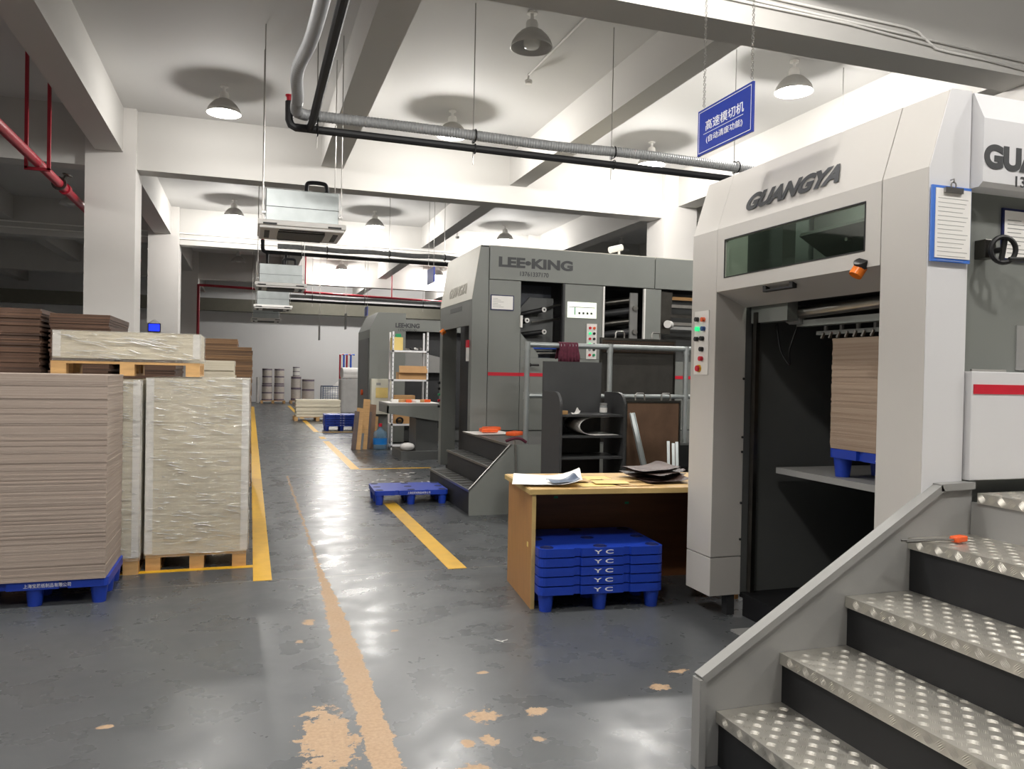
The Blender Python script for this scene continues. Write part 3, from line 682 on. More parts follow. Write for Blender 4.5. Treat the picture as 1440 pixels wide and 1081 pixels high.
part('foot', MB().box(3.05, 3.18, 2.9, 3.08, -.121, 0), 'm_dark', nm)
part('near_post', MB().prism(prof(.0), 'y', 2.85, 3.132), 'm_light', nm, bevel=.004)
part('near_post_side', MB().prism([(2.972, .9), (2.972, 2.5), (3.088, 2.875), (3.213, 2.878), (3.213, .9)], 'y', 2.846, 2.8499), 'm_white', nm, label='white side of the post')
WY0, WY1, WZ0, WZ1 = 3.244, 4.487, 2.17, 2.413
hd = MB()
hd.prism([(2.97, WZ1), (2.97, 2.5), (3.087, 2.877), (3.213, 2.88), (3.213, 2.84), (3.11, 2.84), (3.0, 2.49), (3.0, WZ1)], 'y', 3.136, 4.578)
hd.box(2.97, 3.0, 3.136, WY0, WZ0, WZ1).box(2.97, 3.0, WY1, 4.578, WZ0, WZ1).box(2.97, 3.0, 3.136, 4.578, 2.08, WZ0)
part('hood', hd, 'm_light', nm)
part('hood_underside', MB().prism([(2.97, 2.08), (3.2, 1.985), (3.2, 2.0), (2.985, 2.095)], 'y', 3.136, 4.578), 'm_light', nm)
part('hood_window', MB().box(2.978, 2.984, WY0, WY1, WZ0, WZ1), 'window_glass', nm, label='clear hood window')
part('window_gasket', MB().box(2.966, 2.972, WY0-.006, WY1+.006, WZ1, WZ1+.006).box(2.966, 2.972, WY0-.006, WY1+.006, WZ0-.006, WZ0).box(2.966, 2.972, WY0-.006, WY0, WZ0, WZ1).box(2.966, 2.972, WY1, WY1+.006, WZ0, WZ1), 'm_black', nm)
# works seen through the window
part('inner_plate', MB().box(3.75, 3.78, 3.14, 4.58, 2.02, 2.84), 'm_mid', nm)
part('inner_cover', MB().obox((3.45, 3.75, 2.28), (.25, .32, .012), Matrix.Rotation(.5, 3, 'Y')), 'm_greyd', nm)
part('inner_column', MB().box(3.3, 3.4, 4.2, 4.33, 2.02, 2.84), 'm_greyd', nm)
part('inner_roller', MB().cyl((3.5, 3.2, 2.5), (3.5, 3.62, 2.46), .1), 'm_dark', nm, 'auto')
fan = part('fan_guard', MB().cyl((3.2, 3.36, 2.4), (3.22, 3.36, 2.4), .07, n=20), 'plastic_white', nm)
for i in range(5): part('guard_slot', MB().box(3.194, 3.199, 3.31, 3.41, 2.362+i*.018, 2.369+i*.018), 'm_dark', fan)
for y, z in ((4.0, 2.36), (3.75, 2.33), (3.9, 2.22)): part('bolt', MB().cyl((3.3, y, z), (3.33, y, z), .012, n=8), 'steel', nm)
part('work_light', MB().cyl((3.3, 3.3, 2.82), (3.3, 4.4, 2.82), .012, n=8), mat('work_light', (225, 245, 225), emit=14), nm, label='small tube lamp inside the hood')
wl = bpy.data.lights.new('work_light_glow', 'POINT'); wl.energy = 5; wl.color = (.9, 1, .85); wl.shadow_soft_size = .03
wo = bpy.data.objects.new('work_light_glow', wl); COL.objects.link(wo); wo.parent = nm; wo.location = (.42, .9, 2.72)
slope = Vector((.117, 0, .377)).normalized()
lettering('lettering', 'GUANGYA', 'letter_dark', nm, Vector((2.9985, 4.3, 2.6))-Vector((.004, 0, -.001))-slope*.035, (0, -1, 0), slope,   .84, .115, .002, .052, .25, label='dark GUANGYA lettering')
# feeder bay
part('bay_far_wall', MB().box(3.213, 5.2, 4.6, 4.66, .02, 2.84), 'm_greyd', nm)
part('bay_rear_wall', MB().box(5.15, 5.2, 3.14, 4.6, .02, 2.84), 'm_dark', nm)
part('bay_near_wall', MB().box(3.213, 5.15, 3.08, 3.13, .02, 2.84), 'm_greyd', nm)
part('bay_roof', MB().box(3.22, 5.2, 3.14, 4.6, 2.0, 2.02), 'm_dark', nm)
part('bay_floor', MB().box(3.22, 5.15, 3.14, 4.6, 0, .03), 'm_black', nm)
part('guide_rail', MB().box(3.235, 3.265, 4.5, 4.535, .05, 1.95).box(3.275, 3.3, 4.56, 4.6, .05, 1.95), 'steel_d', nm)
part('floor_plate', MB().box(2.95, 3.22, 3.4, 4.3, -.121, -.11), 'm_mid', nm)
part('lift_plate', MB().box(3.42, 5.0, 3.16, 4.5, .86, .9), 'm_mid', nm, label='grey lifting plate')
for z in (.4, .65, 1.0, 1.1, 1.5): part('bolt', MB().sph((3.2, 4.578, z), .009, 8), 'm_black', nm)
part('gear_cover', MB().prism([(4.58, 1.88), (4.58, 2.0), (4.5, 2.03), (4.2, 2.03), (4.2, 1.88)], 'x', 3.25, 3.33), 'm_grey', nm)
part('feed_roller', MB().cyl((3.36, 3.15, 1.96), (3.36, 4.28, 1.93), .038, n=16), 'steel', nm, 'auto')
part('roller_bearing', MB().cyl((3.36, 4.24, 1.93), (3.36, 4.32, 1.92), .055, n=14).box(3.34, 3.38, 4.2, 4.3, 1.86, 1.92), 'm_mid', nm, 'auto')
part('cross_beam', MB().box(3.37, 3.45, 3.15, 4.26, 1.845, 1.885), 'm_grey', nm)
part('gripper_bar', MB().box(3.46, 3.5, 3.15, 4.18, 1.79, 1.815), 'm_grey', nm)
for i in range(14):
    y = 3.2+i*.07
    part('gripper', MB().obox((3.455, y, 1.785), (.008, .006, .02), Matrix.Rotation(.5, 3, 'X')), 'steel', nm)
    if i % 2: part('sucker', MB().cyl((3.48, y, 1.815), (3.48, y, 1.85), .014, n=8), 'm_mid', nm)
part('sensor_cable', MB().tube(smoothpath([(3.4, 4.5, 1.88), (3.42, 4.48, 1.7), (3.45, 4.42, 1.6), (3.4, 4.36, 1.7), (3.42, 4.3, 1.88)], 5), .006, 6), 'm_black', nm)
part('pull_handle', MB().box(2.985, 3.02, 3.82, 4.1, 2.035, 2.05).box(2.985, 3.02, 3.82, 3.85, 2.045, 2.085).box(2.985, 3.02, 4.07, 4.1, 2.045, 2.085), 'm_black', nm, bevel=.004)
bc = part('beacon_base', MB().cyl((2.975, 3.26, 2.085), (2.955, 3.25, 2.115), .036), 'm_black', nm, 'auto')
part('beacon_lens', MB().cyl((2.94, 3.27, 2.04), (2.972, 3.262, 2.092), .034, .034), 'amber', nm, 'auto', label='amber warning lens')
# control panel on the far post
q6 = lambda x, y: (960+x/4.8, 400+y/4.8)
a, b = Xp(*q6(88, 185), FX), Xp(*q6(172, 608), FX)
cp = part('control_panel', MB().box(FX-.006, FX, b.y, a.y, b.z, a.z), 'plastic_white', nm)
for x, y, m in ((100, 236, 'm_black'), (142, 236, 'orange'), (104, 300, 'green_on'), (142, 298, 'button_blue'), (97, 368, 'm_black'), (134, 364, 'm_black'), (130, 436, 'm_black'), (126, 500, 'red'), (108, 566, 'red')):
    p = Xp(*q6(x, y), FX-.01)
    if y == 566: part('button_collar', MB().cyl((FX-.006, p.y, p.z), (FX-.016, p.y, p.z), .026), 'yellow', cp)
    part('button', MB().cyl((FX-.006, p.y, p.z), (FX-.03, p.y, p.z), .016 if y < 560 else .021, n=14), m, cp, 'auto')
# operator side
part('side_panel', MB().box(3.213, 7.4, 2.9, 3.07, .0, 2.86), 'm_grey', nm)
part('roof', MB().box(3.213, 7.4, 2.95, 4.7, 2.845, 2.87), 'm_grey', nm)
part('body_rear', MB().box(5.2, 7.4, 3.07, 4.7, .02, 2.84), 'm_grey', nm)
part('header_box', MB().prism([(2.78, 2.44), (2.78, 2.735), (2.84, 2.87), (2.9, 2.87), (2.9, 2.42), (2.8, 2.42)], 'x', 3.218, 7.4), 'm_white', nm, label='white header box')
part('lower_cover', MB().box(3.225, 7.4, 2.815, 2.9, 1.04, 1.556), 'm_white', nm, bevel=.004, label='white lower cover')
part('red_stripe', MB().box(3.235, 7.4, 2.811, 2.815, 1.45, 1.495), 'red', nm)
part('hinge', MB().cyl((3.28, 2.87, 1.562), (3.5, 2.87, 1.562), .007, n=8), 'steel', nm)
part('side_window', MB().box(3.6, 3.9, 2.894, 2.9, 1.57, 1.79), 'm_mid', nm)
p0, p1 = Yp(1383, 236, 2.78), Yp(1383, 201, 2.78)
lettering('lettering', 'GUANGYA', 'letter_dark', nm, (p0.x, 2.779, p0.z), (1, 0, 0), (0, 0, 1), .80, p1.z-p0.z, .002, .055, label='dark GUANGYA lettering')
p0 = Yp(1427, 263, 2.78)
lettering('lettering', '13761337170', 'letter_dark', nm, (p0.x, 2.779, p0.z), (1, 0, 0), (0, 0, 1), .46, .052, .002, .01, label='dark telephone number')
p0, p1 = Yp(1407, 366, 2.895), Yp(1407, 292, 2.895)
nf = part('notice_frame', MB().box(p0.x, p0.x+.42, 2.89, 2.9, p0.z, p1.z), 'blue_dark', nm)
part('notice_sheet', MB().box(p0.x+.012, p0.x+.408, 2.888, 2.89, p0.z+.012, p1.z-.012), 'paper', nf)
for i in range(9): part('print_line', MB().box(p0.x+.03, p0.x+.12+.03*(i % 3), 2.8874, 2.888, p1.z-.06-i*.02, p1.z-.056-i*.02), 'm_mid', nf)
w0 = Yp(1380, 352, 2.89); wc = Yp(1405, 352, 2.80)
part('wheel_block', MB().box(w0.x-.035, w0.x+.035, 2.84, 2.9, w0.z-.045, w0.z+.045), 'steel_d', nm, bevel=.003)
hw = part('handwheel', MB().torus((wc.x, 2.78, wc.z), (-.3, -1, 0), .06, .012, 24, 8).cyl((w0.x, 2.85, wc.z), (wc.x, 2.775, wc.z), .014).obox((wc.x, 2.78, wc.z), (.012, .006, .056), Matrix.Rotation(.2, 3, 'Y')), 'm_black', nm, 'auto', label='black handwheel')
part('crank_grip', MB().cyl((wc.x+.02, 2.765, wc.z-.045), (wc.x+.1, 2.74, wc.z-.045), .011, n=10), 'm_black', hw, 'auto')
# board pile inside the bay
mp_ = dup(bp, (3.515, 3.318, .9465), math.radians(-90), 'blue plastic pallet on the lifting plate inside the light grey machine', 'blue plastic pallets')
stack('board_stack', 3.195, 3.83, 2.92, 3.717, .9465+ZT+.002, 1.742, 46, .002, 'board_tan', 'tan board pile on the pallet inside the feeder bay of the light grey machine')
# clipboard hanging on the white post
CY = 2.618
a, b = Yp(1311, 259, CY), Yp(1363, 371, CY)
cb = thing('clipboard', 'blue clipboard with printed form hanging on the white machine post', 'clipboard', ((a.x+b.x)/2, 2.6180, b.z))
part('board', MB().box(a.x, b.x, 2.6160, 2.6240, b.z, a.z), mat('clip_blue', (70, 120, 210), .4), cb)
part('form_sheet', MB().box(a.x+.018, b.x-.004, 2.6130, 2.6160, b.z+.016, a.z-.012), 'paper', cb)
for i in range(15): part('print_line', MB().box(a.x+.03, b.x-.02-.01*(i % 4), 2.6124, 2.6130, a.z-.055-i*.019, a.z-.053-i*.019), 'm_mid', cb)
mx = (a.x+b.x)/2
part('clip', MB().box(mx-.05, mx+.05, 2.6020, 2.6130, a.z-.03, a.z-.008).torus((mx, 2.6100, a.z+.004), (0, 1, 0), .014, .003, 12, 6), 'steel', cb)
part('hook', MB().tube([(mx, 2.6260, a.z+.03), (mx, 2.6080, a.z+.03), (mx, 2.6080, a.z+.012)], .003, 6), 'steel', cb)
# ------------------------------------------------------------------ checker plate stairs and platform
st = thing('checker_plate_stairs', 'steel stairs with aluminium checker plate treads and black risers by the light grey machine', 'stairs', (2.3, 2.0, 0))
NX = [1.732, 2.02, 2.334, 2.654, 2.987]; NZ = [.214, .413, .617, .841, 1.027]; SY0, SY1 = 1.15, 2.6
def tread(x0, x1, z, y0, y1):
    mb = MB().box(x0, x1, y0, y1, z-.02, z).box(x0-.004, x0, y0, y1, z-.045, z+.0005)
    def group(ctr, ex, ey, ez, ang):
        d = ex*math.cos(ang)+ey*math.sin(ang); nrm = -ex*math.sin(ang)+ey*math.cos(ang)
        for k in (-.012, -.006, 0, .006, .012):
            c = ctr+nrm*k
            mb.add([c-d*.019, c-nrm*.0021+ez*.0018, c+d*.019, c+nrm*.0021+ez*.0018], [(0, 1, 2), (0, 2, 3)])
    P = .047; r = 0; x = x0+.026; EX, EY, EZ = Vector((1, 0, 0)), Vector((0, 1, 0)), Vector((0, 0, 1))
    while x < x1-.018:
        y = y0+.026; c = 0
        while y < y1-.02:
            group(Vector((x, y, z)), EX, EY, EZ, .785 if (c+r) % 2 else -.785); y += P; c += 1
        x += P; r += 1
    y = y0+.026; c = 0
    while y < y1-.02:
        group(Vector((x0-.004, y, z-.022)), EY, EZ, -EX, .785 if c % 2 else -.785); y += P; c += 1
    return mb
for i, (x, z) in enumerate(zip(NX, NZ)):
    x1 = NX[i+1]+.02 if i < 4 else 3.9
    part('tread' if i < 4 else 'landing', tread(x, x1, z, SY0, SY1 if i < 4 else 2.56), 'alu', st)
    zb = NZ[i-1] if i else 0
    part('riser', MB().box(x+.008, x+.02, SY0, SY1, zb, z-.046), 'black_rubber' if i < 4 else 'm_mid', st)
part('landing_deck', MB().box(3.9, 7.0, SY0, 2.56, 1.0, 1.027), 'alu', st)
part('stringer', MB().prism([(1.668, 0), (1.668, .335), (2.82, 1.035), (3.0, 1.035), (3.0, 0)], 'y', 2.602, 2.622), 'm_mid', st, label='grey stringer panel')
part('near_stringer', MB().prism([(1.7, 0), (1.7, .16), (1.75, .2), (2.99, 1.0), (3.0, 1.0), (3.0, 0)], 'y', SY0-.022, SY0-.002), 'm_mid', st, label='grey stringer panel')
cap = MB().bar((1.66, 2.612, .345), (2.822, 2.612, 1.049), .055, .03).bar((2.81, 2.612, 1.05), (3.0, 2.612, 1.055), .055, .03).box(1.645, 1.675, 2.585, 2.64, 0, .345)
part('stringer_cap', cap, 'm_mid', st, label='grey tubular edge of the stringer')
part('landing_skirt', MB().box(3.01, 3.03, 1.15, 2.6, 0, .98), 'm_mid', st)
p = Zp(1348, 762, .845)
tl_ = thing('hand_tool', 'orange-handled tool with two steel rods lying on the fourth tread', 'tool', p)
part('handle', MB().obox(p+Vector((0, 0, .014)), (.035, .02, .012), Matrix.Rotation(.2, 3, 'Z')), 'orange', tl_, bevel=.006)
q = Zp(1272, 763, .845)
for k in (-.008, .01): part('rod', MB().cyl(p+Vector((-.02, k, .012)), q+Vector((0, k*1.5, .006)), .005, n=8), 'steel', tl_, 'auto')

# ------------------------------------------------------------------ dark grey die-cutting machine
LX = 2.747; YK = Xp(664, 420, LX).y; YE = Xp(620, 413, LX).y
K = lambda x, y: Yp(x, y, YK)
lk = thing('die_cutting_machine', 'dark grey die-cutting machine with LEE KING lettering and a cream sloped hood', 'machine', (4.5, (YK+YE)/2, 0))
cx1 = K(687, 420).x; zcr = Xp(664, 420, LX).z; ztp = K(688, 345).z; zhb = K(688, 392).z
XE = 6.9
hx = LX+.11
part('hood', MB().prism([(LX-.004, zcr), (hx-.004, ztp), (hx+.02, ztp+.005), (LX+.03, zcr)], 'y', YK+.01, YE-.01), 'm_cream', lk, label='cream sloped hood')
part('near_post', MB().prism([(LX, .11), (LX, zcr), (hx, ztp), (cx1, ztp), (cx1, .11)], 'y', YK, YK+.13), 'm_grey', lk, bevel=.005)
part('far_post', MB().prism([(LX, .11), (LX, zcr), (hx, ztp), (cx1, ztp), (cx1, .11)], 'y', YE-.16, YE), 'm_grey', lk, bevel=.005)
zo = Xp(660, 457, LX).z
part('front_panel', MB().box(LX, LX+.03, YK+.13, YE-.16, zo, zcr), 'm_grey', lk)
part('hood_roof', MB().box(hx, cx1, YK, YE, ztp-.02, ztp), 'm_grey', lk)
part('vent_panel', MB().box(LX-.004, LX, Xp(650, 420, LX).y, Xp(634, 420, LX).y, zo+.28, zcr-.12), 'm_greyd', lk)
part('front_recess', MB().box(LX+.32, LX+.36, YK+.13, YE-.16, .11, zo+.05), 'm_dark', lk)
part('recess_door', MB().box(LX+.2, LX+.23, YK+.2, YK+.75, 1.75, zo), 'm_greyd', lk)
part('guide_rail', MB().box(LX+.18, LX+.24, YK+.62, YK+.7, .11, 1.75).box(LX+.18, LX+.24, YK+.3, YK+.36, .11, 1.75), 'm_black', lk)
part('plinth', MB().box(LX+.1, XE-.1, YK+.1, YE-.1, 0, .11), 'm_black', lk)
lettering('lettering', 'GUANGYA', 'letter_pale', lk, (LX+.008, Xp(631, 392, LX).y, zcr+.1), (0, -1, 0), Vector((.11, 0, ztp-zcr)).normalized(), .95, .15, .003, .03, .2, label='faded GUANGYA lettering')
part('beacon', MB().cyl((LX-.05, YE-.28, zo-.05), (LX, YE-.28, zo-.01), .04), 'amber', lk, 'auto')
p = Xp(659, 495, LX); part('limit_switch', MB().box(LX-.03, LX, p.y-.03, p.y+.03, p.z-.12, p.z+.06), 'plastic_white', lk)
part('switch_cap', MB().box(LX-.034, LX, p.y-.034, p.y+.034, p.z+.06, p.z+.16), 'red', lk)
for i, m in enumerate(('m_black', 'm_black', 'green', 'red', 'm_black')):
    part('button', MB().cyl((LX-.03, YE-.05, 1.35-i*.09), (LX, YE-.05, 1.35-i*.09), .02, n=10), m, lk, 'auto')
# operator side
part('header_panel', MB().box(cx1+.006, K(920, 400).x, YK-.01, YK+.05, zhb, ztp), 'm_grey', lk, bevel=.004)
part('header_panel', MB().box(K(921, 400).x, XE, YK-.01, YK+.05, zhb, ztp), 'm_grey', lk, bevel=.004)
part('roof', MB().box(cx1, XE, YK, YE, ztp-.03, ztp+.01), 'm_cream', lk)
part('rear_body', MB().box(cx1+.1, XE, YK+.75, YE, .11, ztp-.04), 'm_dark', lk)
a, b = K(701, 384), K(805, 384)
lettering('lettering', 'LEE•KING', 'letter_dark', lk, (K(701, 375).x, YK-.0105, K(701, 375).z), (1, 0, 0), (0, 0, 1), K(805, 381).x-K(701, 375).x, .138, .003, .045, label='dark LEE KING lettering')
lettering('lettering', '13761337170', 'letter_dark', lk, (K(731, 388).x, YK-.0105, K(731, 388).z), (1, 0, 0), (0, 0, 1), K(771, 390).x-K(731, 388).x, .06, .003, .01, label='dark telephone number')
o1a, o1b = K(733, 398), K(790, 502); o2a, o2b = K(851, 403), K(906, 470); o3a = K(930, 407)
zlow = K(760, 503).z
part('side_panel', MB().box(cx1+.006, o1a.x, YK, YK+.06, .75, zhb-.005), 'm_grey', lk, bevel=.004)
part('side_panel', MB().box(o1b.x+.03, o2a.x-.03, YK, YK+.06, zlow, zhb-.005), 'm_grey', lk, bevel=.004, label='panel carrying the screen')
part('side_panel', MB().box(o2b.x, o3a.x, YK, YK+.06, zlow, zhb-.005), 'm_grey', lk, bevel=.004)
part('lower_panel', MB().box(o1a.x+.005, XE, YK, YK+.06, .75, zlow-.004), 'm_grey', lk, bevel=.004)
for x in (o2a.x-.03, o2b.x-.02): part('bright_edge', MB().box(x, x+.025, YK-.01, YK+.03, zlow, zhb-.01), 'plastic_white', lk)
zs = K(700, 526).z
part('red_stripe', MB().box(cx1+.01, XE, YK-.004, YK, zs-.02, zs+.025), 'red', lk)
part('door_frame', MB().box(o1b.x, o1b.x+.03, YK-.004, YK+.05, zlow, zhb), 'm_dark', lk)
# works inside the side openings
part('inner_frame', MB().box(o1a.x, o1b.x, YK+.45, YK+.5, zlow, zhb), mat('m_blue_dark', (74, 78, 88), .4, var=.1), lk)
part('inner_plate', MB().prism([(o1a.x+.1, zlow+.1), (o1a.x+.1, zhb-.35), (o1a.x+.25, zhb-.18), (o1b.x, zhb-.18), (o1b.x, zlow+.1)], 'y', YK+.36, YK+.4), 'm_greyd', lk)
part('corner_bracket', MB().prism([(o1a.x+.02, zlow), (o1a.x+.02, zlow+.33), (o1a.x+.28, zlow+.05), (o1a.x+.28, zlow)], 'y', YK+.05, YK+.08), 'm_grey', lk)
for (x0, y0, x1, y1) in ((738, 441, 764, 435.5), (733, 453, 740, 450.5), (737, 470, 764, 466.5)):
    p0, p1 = Yp(x0, y0, YK+.2), Yp(x1, y1, YK+.2)
    ro = part('roller_arm', MB().cyl(p0+Vector((0, .12, 0)), p1, .035, n=12), 'm_black', lk, 'auto')
    part('roller_end', MB().cyl(p1+Vector((0, .0, 0)), p1+Vector((.004, -.03, 0)), .034, n=16), 'plastic_white', ro, 'auto')
    part('roller_hub', MB().cyl(p1+Vector((.004, -.03, 0)), p1+Vector((.004, -.034, 0)), .014, n=10), 'm_dark', ro)
for (x0, y0, x1, y1) in ((764, 434, 788, 428), (747, 453, 786, 448)):
    part('tie_rod', MB().cyl(Yp(x0, y0, YK+.28), Yp(x1, y1, YK+.34), .014, n=8), 'steel', lk, 'auto')
for i in range(3): part('lower_rod', MB().cyl((o1a.x+.1, YK+.15, zlow+.06+i*.07), (o1b.x-.02, YK+.15, zlow+.07+i*.07), .013, n=8), ('steel', 'pipe_blue', 'steel_d')[i], lk, 'auto')
part('inner_frame', MB().box(o2a.x, o2b.x, YK+.5, YK+.55, zlow, zhb), 'm_black', lk)
for i in range(5):
    z = zhb-.16-i*.15; part('drum', MB().cyl((o2a.x+.02, YK+.45, z-.07), (o2b.x-.12, YK+.2, z), .05, n=12), 'm_dark' if i % 2 else 'steel_d', lk, 'auto')
part('hub_strip', MB().box(o2b.x-.16, o2b.x-.04, YK+.14, YK+.17, zlow, zhb-.06), 'm_mid', lk)
for z in (zhb-.28, zhb-.62): part('hub', MB().cyl((o2b.x-.1, YK+.08, z), (o2b.x-.1, YK+.14, z), .035, n=14), 'steel', lk, 'auto')
part('inner_frame', MB().box(o3a.x, XE, YK+.5, YK+.55, zlow, zhb), 'm_greyd', lk)
part('tilted_plate', MB().obox(K(937, 440)+Vector((0, .04, 0)), (.09, .02, .3), Matrix.Rotation(.05, 3, 'Y')), 'steel_d', lk)
part('plate_roll', MB().cyl(K(936, 456)+Vector((0, -.05, 0)), K(936, 456)+Vector((.1, .05, 0)), .055, n=16), 'plastic_white', lk, 'auto')
for i, (y, m) in enumerate(((418, 'cardbox'), (429, 'steel'), (443, 'steel_d'), (454, 'steel'), (460, 'm_mid'))):
    p = K(945, y); part('guide_bar', MB().box(p.x, XE, YK+.1, YK+.14, p.z-.025, p.z+.02), m, lk)
# screen, buttons, notice
a, b = K(798, 424), K(838, 448)
scn = part('touch_screen', MB().box(a.x, b.x, YK-.012, YK, b.z, a.z), 'screen', lk, label='lit operator screen')
part('screen_bar', MB().box(a.x+.02, b.x-.02, YK-.0128, YK-.012, a.z-.075, a.z-.065), 'm_mid', scn)
for i in range(4): part('screen_icon', MB().box(a.x+.16+i*.06, a.x+.19+i*.06, YK-.0128, YK-.012, b.z+.05, b.z+.08), 'm_dark', scn)
part('screen_gauge', MB().box(a.x+.1, a.x+.115, YK-.0128, YK-.012, b.z+.04, b.z+.14), 'green', scn)
a, b = K(825, 455), K(838, 505)
bpn = part('button_panel', MB().box(a.x, b.x, YK-.01, YK, b.z, a.z), 'plastic_white', lk)
for r, row in enumerate((('red', 'orange'), ('green_on', 'm_black'), ('red', 'm_black'), ('green_on', 'm_black'), ('m_mid', 'm_black'), ('red', 'green'))):
    for c_, m in enumerate(row):
        x = a.x+(b.x-a.x)*(.3+.42*c_); z = a.z+(b.z-a.z)*(.12+.153*r)
        part('button', MB().cyl((x, YK-.01, z), (x, YK-.03, z), .018, n=10), m, bpn, 'auto')
a, b = K(690, 414), K(722, 437)
nf = part('notice_frame', MB().box(a.x, b.x, YK-.01, YK, b.z, a.z), 'blue_dark', lk)
part('notice_sheet', MB().box(a.x+.012, b.x-.012, YK-.012, YK-.01, b.z+.012, a.z-.012), 'paper', nf)
for i in range(6): part('print_line', MB().box(a.x+.03, a.x+.1+.04*(i % 3), YK-.0126, YK-.012, a.z-.05-i*.022, a.z-.046-i*.022), 'm_mid', nf)
p = K(733, 452); part('door_handle', MB().box(p.x-.02, p.x+.01, YK-.03, YK, p.z-.08, p.z+.08), 'plastic_white', lk)
p = K(741, 513); part('crank', MB().cyl((p.x, YK-.12, p.z), (p.x, YK, p.z), .025).cyl((p.x-.05, YK-.11, p.z), (p.x+.13, YK-.11, p.z), .014), 'm_black', lk, 'auto')
# ------------------------------------------------------------------ dark steps, platform and railing
ps = thing('step_platform', 'dark grey steel platform with three steps beside the dark grey machine', 'platform', (4, 8.9, 0))
SN = [(2.21, .265), (2.437, .503), (2.656, .742)]; PY0, PY1 = 7.97, YK-.02
for i, (x, z) in enumerate(SN):
    x1 = SN[i+1][0] if i < 2 else XE-.1; zb = SN[i-1][1] if i else 0
    part('tread' if i < 2 else 'deck', MB().box(x, x1, PY0, PY1, z-.025, z), 'm_greyd', ps)
    part('nosing', MB().box(x-.006, x+.012, PY0, PY1, z-.02, z+.003), 'steel', ps)
    part('riser', MB().box(x+.012, x+.03, PY0, PY1, zb, z-.025), 'm_dark', ps)
    if i < 2:
        for j in range(9): part('grip_bar', MB().box(x+.03, x1-.02, PY0+.1+j*.2, PY0+.2+j*.2, z, z+.004), 'steel_d', ps)
part('side_panel', MB().prism([(2.205, 0), (2.205, .27), (2.66, .745), (4.6, .745), (4.6, 0)], 'y', PY0-.02, PY0), 'm_grey', ps, label='grey side panel of the steps')
part('edge_strip', MB().bar((2.205, PY0-.012, .272), (2.66, PY0-.012, .75), .03, .012), 'steel', ps)
rl = thing('guard_railing', 'silver tubular guard railing on the step platform', 'railing', (3.8, 8.03, .742))
RX = [2.853, 3.844, 4.82]; RY = 8.03; RZ = 1.825
for x in RX:
    part('post', MB().cyl((x, RY, .742), (x, RY, RZ), .03, n=14), 'galv', rl, 'auto')
    part('elbow', MB().cyl((x, RY, RZ-.06), (x, RY, RZ+.035), .036, n=14).cyl((x, RY, 1.23), (x, RY, 1.31), .036, n=14), 'galv', rl, 'auto')
part('top_rail', MB().cyl((RX[0], RY, RZ), (5.6, RY, RZ+.01), .03, n=14), 'galv', rl, 'auto')
part('mid_rail', MB().cyl((RX[0], RY, 1.27), (5.6, RY, 1.28), .026, n=14), 'galv', rl, 'auto')
# maroon cloth over the rail
def drape(x0, x1, y, zr, l, m, name, label, cat):
    n = 18; vs = []; fs = []; prof_ = [(-.045, -l), (-.05, -l*.6), (-.045, -.03), (-.03, .03), (0, .042), (.03, .03), (.045, -.03), (.05, -l*.7)]
    for i in range(n+1):
        u = i/n
        for (dy, dz) in prof_:
            k = 1 if abs(dz) < .05 else 1.15
            vs.append(((x0+x1)/2+(u-.5)*(x1-x0)*k, y+dy*(1+.35*math.sin(i*2.3)), zr+dz*(1+.06*math.sin(i*1.7) if dz < -.05 else 1)))
    k = len(prof_)
    for i in range(n):
        for j in range(k-1): fs.append((i*k+j, i*k+j+1, (i+1)*k+j+1, (i+1)*k+j))
    o = top(name, MB().add(vs, fs), m, label, cat, smooth=True)
    s_ = o.modifiers.new('solid', 'SOLIDIFY'); s_.thickness = .008; return o
a = Yp(785, 485, RY); b = Yp(812, 485, RY)
drape(a.x, b.x, RY, RZ, .2, 'maroon', 'cloth', 'crumpled maroon cloth draped over the top rail', 'cloth')
# ------------------------------------------------------------------ dark shelf unit behind the desk
su = thing('shelf_unit', 'dark grey open shelf unit with rounded side panels and a tall back board', 'shelf', (2.98, 6.7, 0))
SX0, SX1, SF, SB = 2.63, 3.29, 6.5, 6.93
side = [(SF, 0), (SF, 1.22)]+[(SF+.14-.14*math.cos(a*math.pi/16), 1.22+.13*math.sin(a*math.pi/16)) for a in range(1, 9)]+[(SB, 1.35), (SB, 0)]
for x in (SX0, SX1-.025): part('side_panel', MB().prism(side, 'x', x, x+.025), 'cabinet_dark', su)
part('back_board', MB().box(SX0, SX1-.06, SB, SB+.025, 0, 1.63), 'cabinet_dark', su)
ZSH = [1.145, .955, .76, .5, .1]
for z in ZSH: part('shelf', MB().box(SX0+.025, SX1-.025, SF+.01, SB, z-.018, z), 'cabinet_dark', su)
p = Vector((SX1-.14, SF+.2, ZSH[0]))
jt = thing('jar', 'clear glass jar with a grey lid on the top shelf of the shelf unit', 'jar', p)
part('glass_body', MB().lathe([(.001, .002), (.035, .002), (.036, .01), (.036, .075), (.03, .082)], p, 16), 'jar', jt, True)
part('paper_label', MB().lathe([(.0365, .015), (.0365, .06)], p, 16), 'paper', jt, True)
part('lid', MB().cyl(p+Vector((0, 0, .082)), p+Vector((0, 0, .1)), .034), 'm_mid', jt, 'auto')
top('wooden_block', MB().box(SX0+.03, SX0+.1, SF+.05, SF+.12, ZSH[0], ZSH[0]+.035), 'wood', 'small wooden block at the end of the top shelf of the shelf unit', 'block', bevel=.004)
curled((SX0+.2, SF+.12, ZSH[0]+.003), .08, .06, .3, .1, 'paper', 'paper_scrap', 'small white paper scrap beside the jar on the top shelf', 'paper')
arc = [(SX0+.22+.17*(1-math.cos(a))*1.1 if 0 else SX0+.36-.17*math.sin(a)*.9, ZSH[1]+.085-.083*math.cos(a)) for a in [math.pi*i/10 for i in range(11)]]
mb = MB(); vs = []; fs = []
